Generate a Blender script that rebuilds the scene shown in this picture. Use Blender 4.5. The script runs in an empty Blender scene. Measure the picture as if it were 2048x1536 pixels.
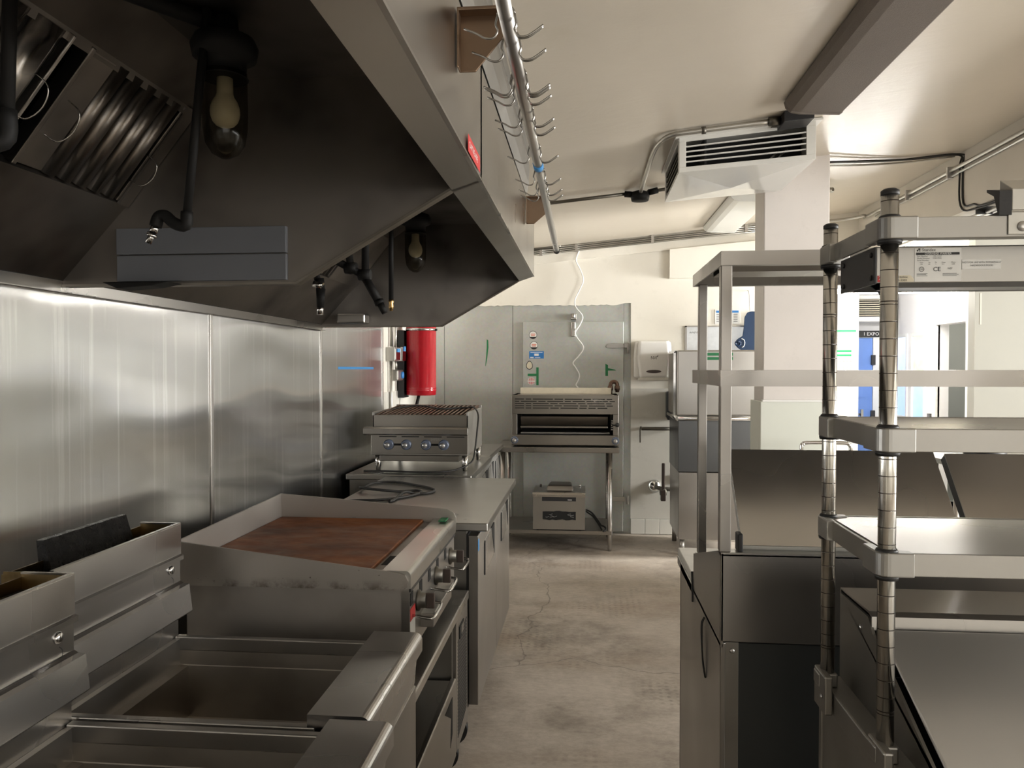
import bpy, bmesh, math, random
from mathutils import Vector, Matrix
random.seed(7)
S = bpy.context.scene
COL = S.collection
PI = math.pi
ORG = {}          # world origin of every object built here

# ------------------------------------------------------------------ objects
def tag(o, label=None, cat=None, group=None, kind=None):
    if label: o['label'] = label
    if cat: o['category'] = cat
    if group: o['group'] = group
    if kind: o['kind'] = kind
    return o

def thing(name, label, cat, loc=(0, 0, 0), group=None):
    o = bpy.data.objects.new(name, None)
    COL.objects.link(o)
    o.empty_display_size = .05
    o.location = loc
    ORG[o] = Vector(loc)
    return tag(o, label, cat, group)

def copy_tree(o, dy=(0, 0, 0), parent=None, label=None):
    c = o.copy()
    COL.objects.link(c)
    if parent is not None:
        c.parent = parent
    else:
        c.location = Vector(o.location) + Vector(dy)
    if label: c['label'] = label
    ORG[c] = ORG[o] + Vector(dy)
    for ch in [k for k in o.children]:
        copy_tree(ch, dy, c)
    return c

def smooth_path(pts, n=6):
    if len(pts) < 3: return [Vector(p) for p in pts]
    P = [Vector(p) for p in pts]
    P = [P[0] * 2 - P[1]] + P + [P[-1] * 2 - P[-2]]
    out = []
    for i in range(1, len(P) - 2):
        a, b, c, d = P[i - 1], P[i], P[i + 1], P[i + 2]
        for k in range(n):
            t = k / n
            out.append(.5 * ((2 * b) + (c - a) * t + (2 * a - 5 * b + 4 * c - d) * t * t + (3 * b - a - 3 * c + d) * t ** 3))
    out.append(P[-2])
    return out

class M:
    """collects shapes in world coordinates and links them as ONE mesh object"""
    def __init__(s): s.v, s.f, s.sm = [], [], []
    def add(s, vs, fs, smooth=False):
        b = len(s.v)
        s.v += [Vector(p) for p in vs]
        s.f += [tuple(i + b for i in f) for f in fs]
        s.sm += [smooth] * len(fs)
        return s
    def hexa(s, p):
        return s.add(p, [(0, 1, 2, 3), (7, 6, 5, 4), (0, 4, 5, 1), (1, 5, 6, 2), (2, 6, 7, 3), (3, 7, 4, 0)])
    def box(s, x0, x1, y0, y1, z0, z1):
        return s.hexa([(x0, y0, z0), (x1, y0, z0), (x1, y1, z0), (x0, y1, z0), (x0, y0, z1), (x1, y0, z1), (x1, y1, z1), (x0, y1, z1)])
    def prism(s, pts, ax, a0, a1):
        def mk(p, a):
            return {'x': (a, p[0], p[1]), 'y': (p[0], a, p[1]), 'z': (p[0], p[1], a)}[ax]
        n = len(pts)
        vs = [mk(p, a0) for p in pts] + [mk(p, a1) for p in pts]
        fs = [tuple(range(n)), tuple(range(2 * n - 1, n - 1, -1))] + [(i, i + n, (i + 1) % n + n, (i + 1) % n) for i in range(n)]
        return s.add(vs, fs)
    def quad(s, *p):
        return s.add(p, [tuple(range(len(p)))])
    def strip(s, pts, ax, a0, a1, th=.003):
        """a bent sheet: open profile with thickness, extruded along ax"""
        P = [Vector((p[0], p[1])) for p in pts]
        nrm = []
        for i in range(len(P)):
            d = (P[min(i + 1, len(P) - 1)] - P[max(i - 1, 0)]).normalized()
            nrm.append(Vector((-d.y, d.x)))
        Q = [P[i] + nrm[i] * th for i in range(len(P))]
        for i in range(len(P) - 1):
            s.prism([P[i], P[i + 1], Q[i + 1], Q[i]], ax, a0, a1)
        return s
    def tube(s, pts, r, n=10, smooth=0, closed=False):
        P = smooth_path(pts, smooth) if smooth else [Vector(p) for p in pts]
        if closed: P = P[:-1] if (P[0] - P[-1]).length < 1e-6 else P
        m = len(P)
        rs = r if isinstance(r, (list, tuple)) else [r] * m
        vs, fs = [], []
        up = None
        for i in range(m):
            if closed: d = P[(i + 1) % m] - P[i - 1]
            else: d = P[min(i + 1, m - 1)] - P[max(i - 1, 0)]
            d.normalize()
            if up is None:
                up = Vector((0, 0, 1)) if abs(d.z) < .9 else Vector((1, 0, 0))
            a = d.cross(up)
            if a.length < 1e-4: a = d.cross(Vector((0, 1, 0)))
            a.normalize()
            b = a.cross(d).normalized(); up = b
            # stretch at bends
            for k in range(n):
                t = 2 * PI * k / n
                vs.append(P[i] + (a * math.cos(t) + b * math.sin(t)) * rs[i])
        seg = m if closed else m - 1
        for i in range(seg):
            for k in range(n):
                j = (i + 1) % m
                fs.append((i * n + k, i * n + (k + 1) % n, j * n + (k + 1) % n, j * n + k))
        s.add(vs, fs, True)
        if not closed:
            b0 = len(s.v) - len(vs)
            s.f += [tuple(b0 + k for k in range(n - 1, -1, -1)), tuple(b0 + (m - 1) * n + k for k in range(n))]
            s.sm += [False, False]
        return s
    def cyl(s, p0, p1, r, r1=None, n=20):
        return s.tube([p0, p1], [r, r if r1 is None else r1], n)
    def lathe(s, prof, c, ax='z', n=24, caps=True, sx=1.0):
        """prof: (radius, height) pairs along ax from c"""
        vs, fs = [], []
        c = Vector(c)
        A, Bv, D = {'z': (Vector((1, 0, 0)), Vector((0, 1, 0)), Vector((0, 0, 1))),
                    'y': (Vector((1, 0, 0)), Vector((0, 0, 1)), Vector((0, 1, 0))),
                    'x': (Vector((0, 1, 0)), Vector((0, 0, 1)), Vector((1, 0, 0)))}[ax]
        for r, h in prof:
            for k in range(n):
                t = 2 * PI * k / n
                vs.append(c + A * math.cos(t) * r * sx + Bv * math.sin(t) * r + D * h)
        m = len(prof)
        for i in range(m - 1):
            for k in range(n):
                fs.append((i * n + k, i * n + (k + 1) % n, (i + 1) * n + (k + 1) % n, (i + 1) * n + k))
        s.add(vs, fs, True)
        if caps:
            b0 = len(s.v) - len(vs)
            s.f += [tuple(b0 + k for k in range(n)), tuple(b0 + (m - 1) * n + k for k in range(n))]
            s.sm += [False, False]
        return s
    def text(s, string, size, origin, xd=(1, 0, 0), yd=(0, 0, 1), th=.0006, align='LEFT', wx=1.0):
        cu = bpy.data.curves.new('lettering', 'FONT')
        cu.body = string; cu.size = size; cu.align_x = align; cu.resolution_u = 2
        ob = bpy.data.objects.new('lettering', cu)
        COL.objects.link(ob)
        dg = bpy.context.evaluated_depsgraph_get()
        me = bpy.data.meshes.new_from_object(ob.evaluated_get(dg))
        X = Vector(xd).normalized(); Y = Vector(yd).normalized(); N = X.cross(Y); O = Vector(origin)
        vs = [O + X * v.co.x * wx + Y * v.co.y + N * th for v in me.vertices]
        s.add(vs, [tuple(p.vertices) for p in me.polygons])
        bpy.data.objects.remove(ob); bpy.data.curves.remove(cu); bpy.data.meshes.remove(me)
        return s
    def build(s, name, m, parent=None, bevel=0, seg=2, label=None, cat=None, group=None, kind=None, fix=True):
        o0 = ORG[parent] if parent is not None else Vector((0, 0, 0))
        me = bpy.data.meshes.new(name)
        me.from_pydata([tuple(p - o0) for p in s.v], [], s.f)
        for i, p in enumerate(me.polygons): p.use_smooth = s.sm[i]
        if fix:
            bm = bmesh.new(); bm.from_mesh(me)
            bmesh.ops.recalc_face_normals(bm, faces=bm.faces)
            bm.to_mesh(me); bm.free()
        me.materials.append(m)
        ob = bpy.data.objects.new(name, me)
        COL.objects.link(ob)
        if parent is not None: ob.parent = parent
        ORG[ob] = o0
        if bevel:
            bv = ob.modifiers.new('edge', 'BEVEL'); bv.width = bevel; bv.segments = seg
            bv.limit_method = 'ANGLE'; bv.angle_limit = math.radians(40)
            bv.harden_normals = False
        return tag(ob, label, cat, group, kind)

def struct(name, m, mesh, parent=None, bevel=0):
    return mesh.build(name, m, parent, bevel, kind='structure')

# ------------------------------------------------------------------ materials
class NT:
    def __init__(s, name):
        s.m = bpy.data.materials.new(name); s.m.use_nodes = True
        s.t = s.m.node_tree; s.b = s.t.nodes['Principled BSDF']; s.out = s.t.nodes['Material Output']
    def n(s, typ, ins=None, **kw):
        nd = s.t.nodes.new(typ)
        for k, v in kw.items(): setattr(nd, k, v)
        for k, v in (ins or {}).items():
            if hasattr(v, 'is_output') : s.t.links.new(v, nd.inputs[k])
            else: nd.inputs[k].default_value = v
        return nd
    def set(s, **kw):
        for k, v in kw.items():
            k = k.replace('_', ' ')
            if hasattr(v, 'is_output'): s.t.links.new(v, s.b.inputs[k])
            else: s.b.inputs[k].default_value = v
    def coord(s, scale=(1, 1, 1)):
        tc = s.n('ShaderNodeTexCoord')
        return s.n('ShaderNodeMapping', {'Vector': tc.outputs['Object'], 'Scale': scale}).outputs[0]
    def noise(s, scale, detail=3, rough=.55, vec=None, dist=0):
        d = {'Scale': scale, 'Detail': detail, 'Roughness': rough, 'Distortion': dist}
        if vec is not None: d['Vector'] = vec
        return s.n('ShaderNodeTexNoise', d).outputs['Fac']
    def ramp(s, fac, stops):
        r = s.n('ShaderNodeValToRGB', {'Fac': fac})
        e = r.color_ramp.elements
        while len(e) < len(stops): e.new(.5)
        for i, (p, c) in enumerate(stops):
            e[i].position = p; e[i].color = (*c, 1) if len(c) == 3 else c
        return r.outputs[0]
    def rng(s, v, a, b, c, d):
        return s.n('ShaderNodeMapRange', {'Value': v, 'From Min': a, 'From Max': b, 'To Min': c, 'To Max': d}).outputs[0]
    def mix(s, f, a, b, mode='MIX'):
        nd = s.n('ShaderNodeMix', data_type='RGBA', blend_type=mode)
        for i, v in ((0, f), (6, a), (7, b)):
            if hasattr(v, 'is_output'): s.t.links.new(v, nd.inputs[i])
            else: nd.inputs[i].default_value = (*v, 1) if isinstance(v, tuple) and len(v) == 3 else v
        return nd.outputs[2]
    def bump(s, h, strength, dist=.01, nrm=None):
        d = {'Height': h, 'Strength': strength, 'Distance': dist}
        if nrm is not None: d['Normal'] = nrm
        return s.n('ShaderNodeBump', d).outputs[0]

def sc(c, k): return tuple(min(1, x * k) for x in c)

def steel(name, col=(.50, .485, .465), rough=.28, brush=(40, 1, 1), wave=0, wscale=1.3, grime=.25, bs=.02, grime_col=(.16, .14, .12), gscale=3.0, aniso=.6):
    """brushed sheet metal: the grain axis is the one with the smallest brush scale"""
    N = NT(name)
    big = N.noise(gscale, 1, .4, N.coord())
    c = N.mix(big, sc(col, 1.12), sc(col, .88))
    if grime > .3:
        g = N.noise(gscale * 1.7, 3, .5, N.coord())
        c = N.mix(N.n('ShaderNodeMapRange', {'Value': g, 'From Min': .35, 'From Max': .85, 'To Min': 0.0, 'To Max': grime}, interpolation_type='SMOOTHERSTEP').outputs[0], c, grime_col)
    N.set(Base_Color=c, Metallic=1.0, Roughness=N.rng(N.noise(gscale * 1.3, 1, .4, N.coord()), 0, 1, rough - .08, rough + .09))
    nb = None
    if bs: nb = N.bump(N.noise(2, 2, .5, N.coord(brush)), bs, .003)
    if wave: nb = N.bump(N.noise(wscale, 1, .4, N.coord()), wave, .05, nb) if nb is not None else N.bump(N.noise(wscale, 1, .4, N.coord()), wave, .05)
    if nb is not None: N.set(Normal=nb)
    if max(brush) > 10 * min(brush):
        g = [0, 0, 0]; g[brush.index(min(brush))] = 1
        t = N.n('ShaderNodeVectorMath', {0: N.n('ShaderNodeNewGeometry').outputs['Normal'], 1: tuple(g)}, operation='CROSS_PRODUCT')
        t = N.n('ShaderNodeVectorMath', {0: t.outputs[0], 1: (.0010, .0013, .0007)}, operation='ADD')
        N.set(Anisotropic=aniso, Tangent=t.outputs[0])
    return N.m

def paint(name, col, rough=.5, var=.06, nscale=2.5, bump=.05, bscale=60, spec=.5, dirt=0, dirt_col=(.2, .17, .13), dscale=7):
    N = NT(name)
    big = N.noise(nscale, 5, .6, N.coord())
    c = N.mix(N.rng(big, .3, .7, 0, 1), sc(col, 1 + var), sc(col, 1 - var))
    if dirt:
        c = N.mix(N.rng(N.noise(dscale, 7, .75, N.coord()), .56, .78, 0, dirt), c, dirt_col)
    N.set(Base_Color=c, Roughness=rough, Specular_IOR_Level=spec)
    if bump: N.set(Normal=N.bump(N.noise(bscale, 4, .6, N.coord()), bump, .004))
    return N.m

def plain(name, col, rough=.5, metal=0, spec=.5):
    N = NT(name)
    v = N.noise(30, 3, .5, N.coord())
    N.set(Base_Color=N.mix(N.rng(v, .3, .7, 0, 1), sc(col, 1.04), sc(col, .95)), Roughness=rough, Metallic=metal, Specular_IOR_Level=spec)
    return N.m

def glow(name, col, strength):
    N = NT(name)
    N.set(Base_Color=(*col, 1), Emission_Color=(*col, 1), Emission_Strength=strength, Roughness=.4)
    return N.m

MT = {}
MT['steel'] = steel('brushed_steel_x', brush=(1, 40, 40))          # grain along x
MT['steel_y'] = steel('brushed_steel_y', brush=(40, 1, 40))
MT['steel_z'] = steel('brushed_steel_z', brush=(40, 40, 1))
MT['steel_top'] = steel('worktop_steel', col=(.46, .45, .43), rough=.3, brush=(40, 1, 40), grime=.08)
MT['steel_mid'] = steel('smoked_steel', col=(.33, .312, .29), rough=.3, brush=(1, 40, 40), grime=.15)
MT['steel_side'] = steel('cabinet_side_steel', col=(.38, .368, .35), rough=.33, brush=(40, 40, 1), wave=.1, grime=.2)
MT['steel_dull'] = steel('dull_steel', col=(.33, .32, .30), rough=.42, brush=(40, 40, 1), grime=.35)
MT['steel_fry'] = steel('fryer_steel', col=(.50, .49, .48), rough=.27, brush=(40, 40, 1.5), grime=.2, wave=.12, wscale=4)
MT['steel_tank'] = steel('tank_steel', col=(.47, .44, .40), rough=.42, brush=(1, 40, 40), grime=.4, grime_col=(.14, .11, .08))
MT['steel_grid'] = steel('griddle_steel', col=(.40, .375, .35), rough=.38, brush=(1, 40, 40), grime=.35, grime_col=(.10, .08, .065), gscale=4)
MT['fascia'] = steel('hood_fascia_steel', col=(.42, .405, .385), rough=.30, brush=(40, 1, 40), wave=.08, wscale=2.5, grime=0, bs=0)
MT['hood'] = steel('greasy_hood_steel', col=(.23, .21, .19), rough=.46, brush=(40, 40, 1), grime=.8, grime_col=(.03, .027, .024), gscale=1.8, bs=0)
MT['hood_flange'] = steel('hood_end_flange_steel', col=(.32, .30, .27), rough=.38, brush=(1, 40, 40), grime=.4)  # paler, less grimy steel of the end flanges
MT['filter'] = steel('baffle_filter_steel', col=(.34, .315, .29), rough=.3, brush=(1, 40, 40), grime=.5, grime_col=(.05, .045, .04))
MT['filter_new'] = steel('bright_filter_steel', col=(.62, .60, .58), rough=.22, brush=(1, 40, 40), wave=.2, wscale=14, grime=.2)
MT['chrome'] = plain('chrome', (.62, .62, .62), .1, 1)
def postm():
    """chrome post with fine grooves every inch"""
    N = NT('grooved_chrome_post')
    tc = N.n('ShaderNodeTexCoord')
    z = N.n('ShaderNodeSeparateXYZ', {0: tc.outputs['Object']}).outputs['Z']
    ma = lambda op, a, b: N.n('ShaderNodeMath', {0: a, 1: b}, operation=op).outputs[0]
    m1 = ma('MULTIPLY', ma('LESS_THAN', ma('FRACT', ma('DIVIDE', ma('SUBTRACT', z, .071), .0254), 0), .05), ma('GREATER_THAN', z, .065))
    m2 = ma('MULTIPLY', ma('LESS_THAN', ma('FRACT', ma('DIVIDE', ma('SUBTRACT', z, .0755), .2032), 0), .007), ma('GREATER_THAN', z, .065))
    m = ma('MAXIMUM', m1, m2)
    g = N.rng(N.noise(30, 4, .6, N.coord()), .5, .8, 0, .3)
    c = N.mix(g, (.60, .59, .56), (.30, .26, .20))
    N.set(Base_Color=N.mix(m, c, (.06, .05, .045)), Metallic=1.0, Roughness=N.rng(m, 0, 1, .17, .5), Normal=N.bump(ma('SUBTRACT', 1.0, m), .4, .001))
    return N.m
MT['post'] = postm()
MT['wire'] = plain('steel_wire', (.34, .33, .31), .25, 1)
MT['alu'] = steel('rail_aluminium', col=(.55, .54, .53), rough=.3, brush=(40, 1, 40), grime=.12)
MT['shelf'] = steel('pass_shelf_steel', col=(.38, .362, .34), rough=.28, brush=(1, 40, 40), wave=.12, wscale=5, grime=.12)
MT['shelf_alu'] = steel('shelf_frame_steel', col=(.38, .37, .35), rough=.38, brush=(1, 40, 40), grime=.22)
MT['cast'] = steel('shelf_corner_casting', col=(.36, .355, .34), rough=.36, brush=(4, 4, 4), grime=.2)
MT['black'] = plain('black_plastic', (.012, .012, .013), .45)
MT['rubber'] = plain('black_cable_rubber', (.014, .013, .012), .55)
MT['pipe'] = plain('black_iron_pipe', (.010, .0095, .009), .6, 0, .2)
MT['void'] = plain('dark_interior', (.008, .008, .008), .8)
MT['conduit'] = steel('galvanised_conduit', col=(.46, .45, .42), rough=.38, brush=(4, 4, 4), grime=.3)
MT['conduit_dark'] = steel('aged_conduit', col=(.16, .15, .13), rough=.45, brush=(4, 4, 4), grime=.3)
MT['brownsteel'] = steel('brown_tinted_bracket_steel', col=(.24, .17, .12), rough=.35, brush=(40, 40, 1), grime=.3)
MT['white'] = paint('white_wall_paint', (.82, .79, .715), .45, .04, 1.2, .08, 90, dirt=.10)
MT['white2'] = paint('white_enamel', (.80, .79, .76), .35, .03, 3, .03, 60, dirt=.08)
MT['acpan'] = paint('glossy_pan_enamel', (.70, .70, .67), .12, .02, 3, 0)
MT['ac'] = paint('air_conditioner_enamel', (.70, .69, .65), .38, .03, 3, .02, 60, dirt=.10)
MT['frp'] = paint('lower_wall_panel', (.66, .645, .59), .35, .05, 1.5, .05, 120, dirt=.22)
MT['column'] = paint('column_paint', (.70, .66, .63), .4, .04, 2, .06, 70, dirt=.10, dscale=11)
MT['palepanel'] = paint('pale_green_panel', (.70, .725, .66), .4, .02, 2, .02, 80, dirt=.05)
MT['greywall'] = paint('pale_grey_wall', (.42, .42, .375), .5, .02, 2, .03, 80)
MT['hallwall'] = paint('white_hall_wall', (.84, .83, .84), .5, .02, 2, .03, 80)
MT['beamw'] = paint('beam_paint', (.66, .62, .55), .45, .04, 2, .05, 90)
MT['trimw'] = paint('white_trim_paint', (.86, .86, .84), .4, .02)
MT['tile'] = paint('white_tile', (.72, .71, .66), .25, .04, 3, .02, 60, dirt=.2)
MT['fixture'] = paint('light_fixture_lens', (.19, .165, .145), .65, .05, 2, .5, 260, .15)
MT['fixture_w'] = paint('white_light_fixture', (.76, .77, .74), .3, .02, 2, .05, 150)
MT['red'] = plain('red_enamel', (.36, .008, .016), .22)
MT['redl'] = plain('red_print', (.62, .05, .05), .5)
MT['blueprint'] = plain('blue_print', (.03, .20, .55), .5)
MT['bluetape'] = plain('blue_tape', (.06, .28, .62), .55)
MT['greentape'] = plain('green_tape', (.02, .20, .075), .5)
MT['greenbright'] = plain('green_print', (.03, .50, .15), .5)
MT['paper'] = plain('white_paper', (.82, .82, .80), .6)
MT['cream'] = plain('cream_sticker', (.72, .66, .52), .6)
MT['ink'] = plain('black_ink', (.02, .02, .02), .6)
MT['greyink'] = plain('grey_ink', (.22, .22, .22), .6)
MT['whiteink'] = plain('white_ink', (.85, .85, .83), .6)
MT['peach'] = plain('peach_ink', (.70, .30, .24), .6)
MT['blueboard'] = paint('blue_cutting_board', (.003, .026, .080), .42, .1, 8, .15, 220)
MT['bluedoor'] = paint('blue_door_paint', (.16, .30, .74), .4, .04)
MT['knob'] = plain('blue_grey_knob_ring', (.13, .155, .215), .4, .2)
MT['knobcap'] = plain('grey_knob', (.42, .41, .40), .3, .7)
MT['knobdark'] = plain('dark_brown_knob', (.075, .055, .048), .4)
MT['darkpanel'] = steel('dark_galvanised_panel', col=(.075, .08, .08), rough=.45, brush=(3, 3, 3), grime=.3, bs=.02)
MT['dark_gap'] = plain('black_enamel_and_shade', (.02, .02, .022), .45)
MT['bluegrey'] = paint('blue_grey_sheet', (.135, .142, .158), .42, .05, 4, .03, 60, dirt=.12, dirt_col=(.02, .02, .02))
MT['board'] = plain('white_cutting_board', (.80, .79, .74), .45)
MT['wb'] = plain('whiteboard', (.72, .75, .78), .25)
MT['soap'] = plain('black_dispenser', (.03, .035, .04), .3)
MT['brass'] = plain('brass', (.45, .30, .13), .3, 1)
MT['ss_dark'] = steel('dishwasher_panel', col=(.13, .135, .14), rough=.35, brush=(40, 40, 1), grime=.1)

def bulb_glass():
    N = NT('dusty_globe_glass')
    g = N.n('ShaderNodeBsdfGlass', {'Color': (.55, .53, .48, 1), 'Roughness': .06, 'IOR': 1.25})
    t = N.n('ShaderNodeBsdfTransparent', {'Color': (.55, .53, .48, 1)})
    gl = N.n('ShaderNodeBsdfGlossy', {'Color': (.8, .8, .78, 1), 'Roughness': .12})
    mx = N.n('ShaderNodeMixShader', {0: N.rng(N.n('ShaderNodeFresnel', {'IOR': 1.4}).outputs[0], 0, 1, .015, .35), 1: t.outputs[0], 2: gl.outputs[0]})
    N.t.links.new(mx.outputs[0], N.out.inputs[0])
    return N.m
MT['globe'] = bulb_glass()
MT['bulb'] = plain('frosted_bulb', (.85, .78, .58), .35)

def wallpanel():
    """stainless wall sheet: uneven so that it mirrors in waves, with dried runs of grease and water"""
    N = NT('stained_stainless_wall_sheet')
    run = N.noise(1.0, 3, .5, N.coord((7, 7, .5)))
    base = N.mix(N.rng(run, .3, .72, 0, 1), (.50, .497, .487), (.46, .457, .447))
    base = N.mix(N.rng(N.noise(1.0, 3, .6, N.coord((34, 34, .8))), .56, .74, 0, .5), base, (.82, .81, .79))
    base = N.mix(N.rng(N.noise(1.0, 4, .6, N.coord((26, 26, .9))), .68, .80, 0, .35), base, (.25, .22, .19))
    N.set(Base_Color=base, Metallic=1.0, Roughness=.21, Anisotropic=.9, Tangent=N.n('ShaderNodeCombineXYZ', {1: 1.0}).outputs[0])
    w = N.noise(1.0, 1, .3, N.coord((1.0, 1.1, 2.8)))
    N.set(Normal=N.bump(w, .6, .06))
    return N.m
MT['wallpanel'] = wallpanel()

def galv():
    N = NT('galvanised_cold_room_panel')
    vo = N.n('ShaderNodeTexVoronoi', {'Vector': N.coord(), 'Scale': 55.0})
    big = N.noise(2.2, 5, .65, N.coord())
    c = N.mix(N.rng(big, .3, .7, 0, 1), (.55, .565, .54), (.45, .465, .445))
    c = N.mix(.08, c, vo.outputs['Color'], 'SOFT_LIGHT')
    N.set(Base_Color=c, Metallic=.45, Roughness=N.rng(N.noise(9, 5, .7, N.coord()), .3, .7, .38, .55))
    N.set(Normal=N.bump(N.noise(25, 4, .7, N.coord()), .08, .004))
    return N.m
MT['galv'] = galv()

def ceilingm():
    N = NT('glossy_ceiling_paint')
    big = N.noise(.9, 5, .6, N.coord())
    c = N.mix(N.rng(big, .3, .7, 0, 1), (.66, .60, .51), (.60, .545, .46))
    c = N.mix(N.rng(N.noise(1.7, 6, .7, N.coord()), .62, .8, 0, .25), c, (.46, .40, .28))
    N.set(Base_Color=c, Roughness=.3, Specular_IOR_Level=.5)
    wr = N.noise(3, 6, .7, N.coord((1, 2.5, 1)), 1.2)
    N.set(Normal=N.bump(wr, .07, .03, N.bump(N.noise(110, 2, .5, N.coord()), .05, .003)))
    return N.m
MT['ceiling'] = ceilingm()

def floorm():
    N = NT('worn_concrete_floor')
    co = N.coord()
    a = N.noise(1.3, 8, .65, co)
    b = N.noise(6, 8, .75, co)
    c = N.ramp(a, [(.30, (.13, .10, .08)), (.47, (.36, .31, .26)), (.70, (.54, .48, .41))])
    c = N.mix(N.rng(b, .42, .70, 0, .7), c, (.58, .52, .45))
    c = N.mix(N.rng(N.noise(2.6, 6, .7, N.coord((1, .6, 1))), .55, .75, 0, .6), c, (.14, .115, .09))
    c = N.mix(N.rng(N.noise(1.0, 3, .6, N.coord((.8, 1.6, 1))), .52, .70, 0, .45), c, (.20, .115, .055))
    # printed dots of an old rubber mat
    bk = N.n('ShaderNodeTexVoronoi', {'Vector': N.coord(), 'Scale': 26.0, 'Randomness': .18})
    dots = N.rng(bk.outputs['Distance'], .18, .34, 1, 0)
    msk = N.rng(N.noise(1.6, 3, .5, N.coord()), .54, .66, 0, .38)
    dm = N.n('ShaderNodeMath', {0: dots, 1: msk}, operation='MULTIPLY').outputs[0]
    c = N.mix(dm, c, (.09, .075, .06))
    # cracks: thin edges of big distorted cells
    tc = N.n('ShaderNodeTexCoord')
    nz = N.n('ShaderNodeTexNoise', {'Vector': tc.outputs['Object'], 'Scale': 1.1, 'Detail': 5.0})
    ad = N.n('ShaderNodeVectorMath', {0: tc.outputs['Object'], 1: nz.outputs['Color']}, operation='ADD')
    vo = N.n('ShaderNodeTexVoronoi', {'Vector': ad.outputs[0], 'Scale': .42}, feature='DISTANCE_TO_EDGE')
    crack = N.rng(vo.outputs['Distance'], .0005, .0022, 1, 0)
    c = N.mix(N.n('ShaderNodeMath', {0: crack, 1: .55}, operation='MULTIPLY').outputs[0], c, (.05, .04, .032))
    c = N.mix(N.rng(N.noise(34, 5, .75, N.coord((.7, 1.3, 1))), .3, .7, 0, 1), N.mix(.22, c, (.10, .08, .06)), N.mix(.16, c, (.70, .64, .56)))
    N.set(Base_Color=c, Roughness=N.rng(b, .3, .7, .42, .68))
    N.set(Normal=N.bump(N.noise(40, 6, .7, N.coord((1, 1.6, 1))), .25, .006, N.bump(a, .2, .02)))
    return N.m
MT['floor'] = floorm()

def rust():
    N = NT('rusted_griddle_plate')
    a = N.noise(3.2, 7, .65, N.coord((1, 1.5, 1)))
    b = N.noise(14, 4, .6, N.coord((.8, 1.4, 1)))
    c = N.ramp(a, [(.30, (.075, .024, .008)), (.50, (.17, .052, .012)), (.70, (.32, .105, .022))])
    c = N.mix(N.rng(b, .5, .75, 0, .18), c, (.06, .03, .018))
    N.set(Base_Color=c, Metallic=.15, Roughness=N.rng(b, .3, .7, .45, .7))
    N.set(Normal=N.bump(b, .06, .003))
    return N.m
MT['rust'] = rust()

def char():
    N = NT('baked_on_carbon')
    b = N.noise(70, 6, .8, N.coord())
    N.set(Base_Color=(.010, .009, .009, 1), Roughness=N.rng(b, .3, .7, .12, .5), Normal=N.bump(b, 1.0, .02))
    return N.m
MT['char'] = char()
MT['lid'] = steel('dull_lid_steel', col=(.70, .69, .67), rough=.5, brush=(3, 3, 3), grime=.08, bs=0)
MT['flue_in'] = steel('browned_flue_steel', col=(.30, .22, .11), rough=.35, brush=(1, 40, 40), grime=.8, grime_col=(.03, .025, .02), gscale=8)
MT['steel_matte'] = steel('matte_worn_steel', col=(.46, .435, .41), rough=.55, brush=(3, 3, 3), grime=.35, grime_col=(.16, .13, .11), bs=0)
def splashm():
    """worn splash sheet with burnt specks and a brown tide mark along its foot"""
    N = NT('specked_splash_steel')
    tc = N.n('ShaderNodeTexCoord')
    z = N.n('ShaderNodeSeparateXYZ', {0: tc.outputs['Object']}).outputs['Z']
    ma = lambda op, a, b: N.n('ShaderNodeMath', {0: a, 1: b}, operation=op).outputs[0]
    c = N.mix(N.noise(5, 2, .5, N.coord()), (.50, .475, .445), (.40, .375, .35))
    band = ma('MULTIPLY', N.rng(z, .252, .266, 0, 1), N.rng(z, .305, .285, 0, 1))
    spots = ma('MULTIPLY', N.rng(N.noise(75, 3, .6, N.coord()), .66, .70, 0, .85), ma('MULTIPLY', band, N.rng(N.noise(6, 2, .5, N.coord()), .48, .56, 0, 1)))
    tide = ma('MULTIPLY', N.rng(z, .275, .247, 0, 1), N.rng(N.noise(14, 5, .7, N.coord()), .45, .62, 0, .8))
    c = N.mix(tide, c, (.11, .085, .065))
    c = N.mix(spots, c, (.035, .02, .014))
    N.set(Base_Color=c, Metallic=1.0, Roughness=N.rng(N.noise(4, 2, .5, N.coord()), 0, 1, .40, .58))
    return N.m
MT['splash'] = splashm()
MT['ratty'] = steel('brown_grate_iron', col=(.16, .10, .075), rough=.5, brush=(4, 4, 4), grime=.4)

# ------------------------------------------------------------------ camera
cam = bpy.data.cameras.new('camera')
co = bpy.data.objects.new('camera', cam)
COL.objects.link(co)
cam.sensor_width = 36; cam.lens = 1538 / 2048 * 36; cam.clip_start = .02; cam.clip_end = 60
co.location = (0, 0, 1.5)
co.rotation_euler = (PI / 2 - math.radians(1.11746), 0, math.radians(5.42173))
S.camera = co

ZC = lambda x: 2.64 + .1 * x          # the sloping ceiling
# brightness of the daylight
WIN, LAMP, KITP, FRONTP, EXPO = 3.0, 60.0, [30, 90, 160, 900], 9, 0.12
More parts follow.
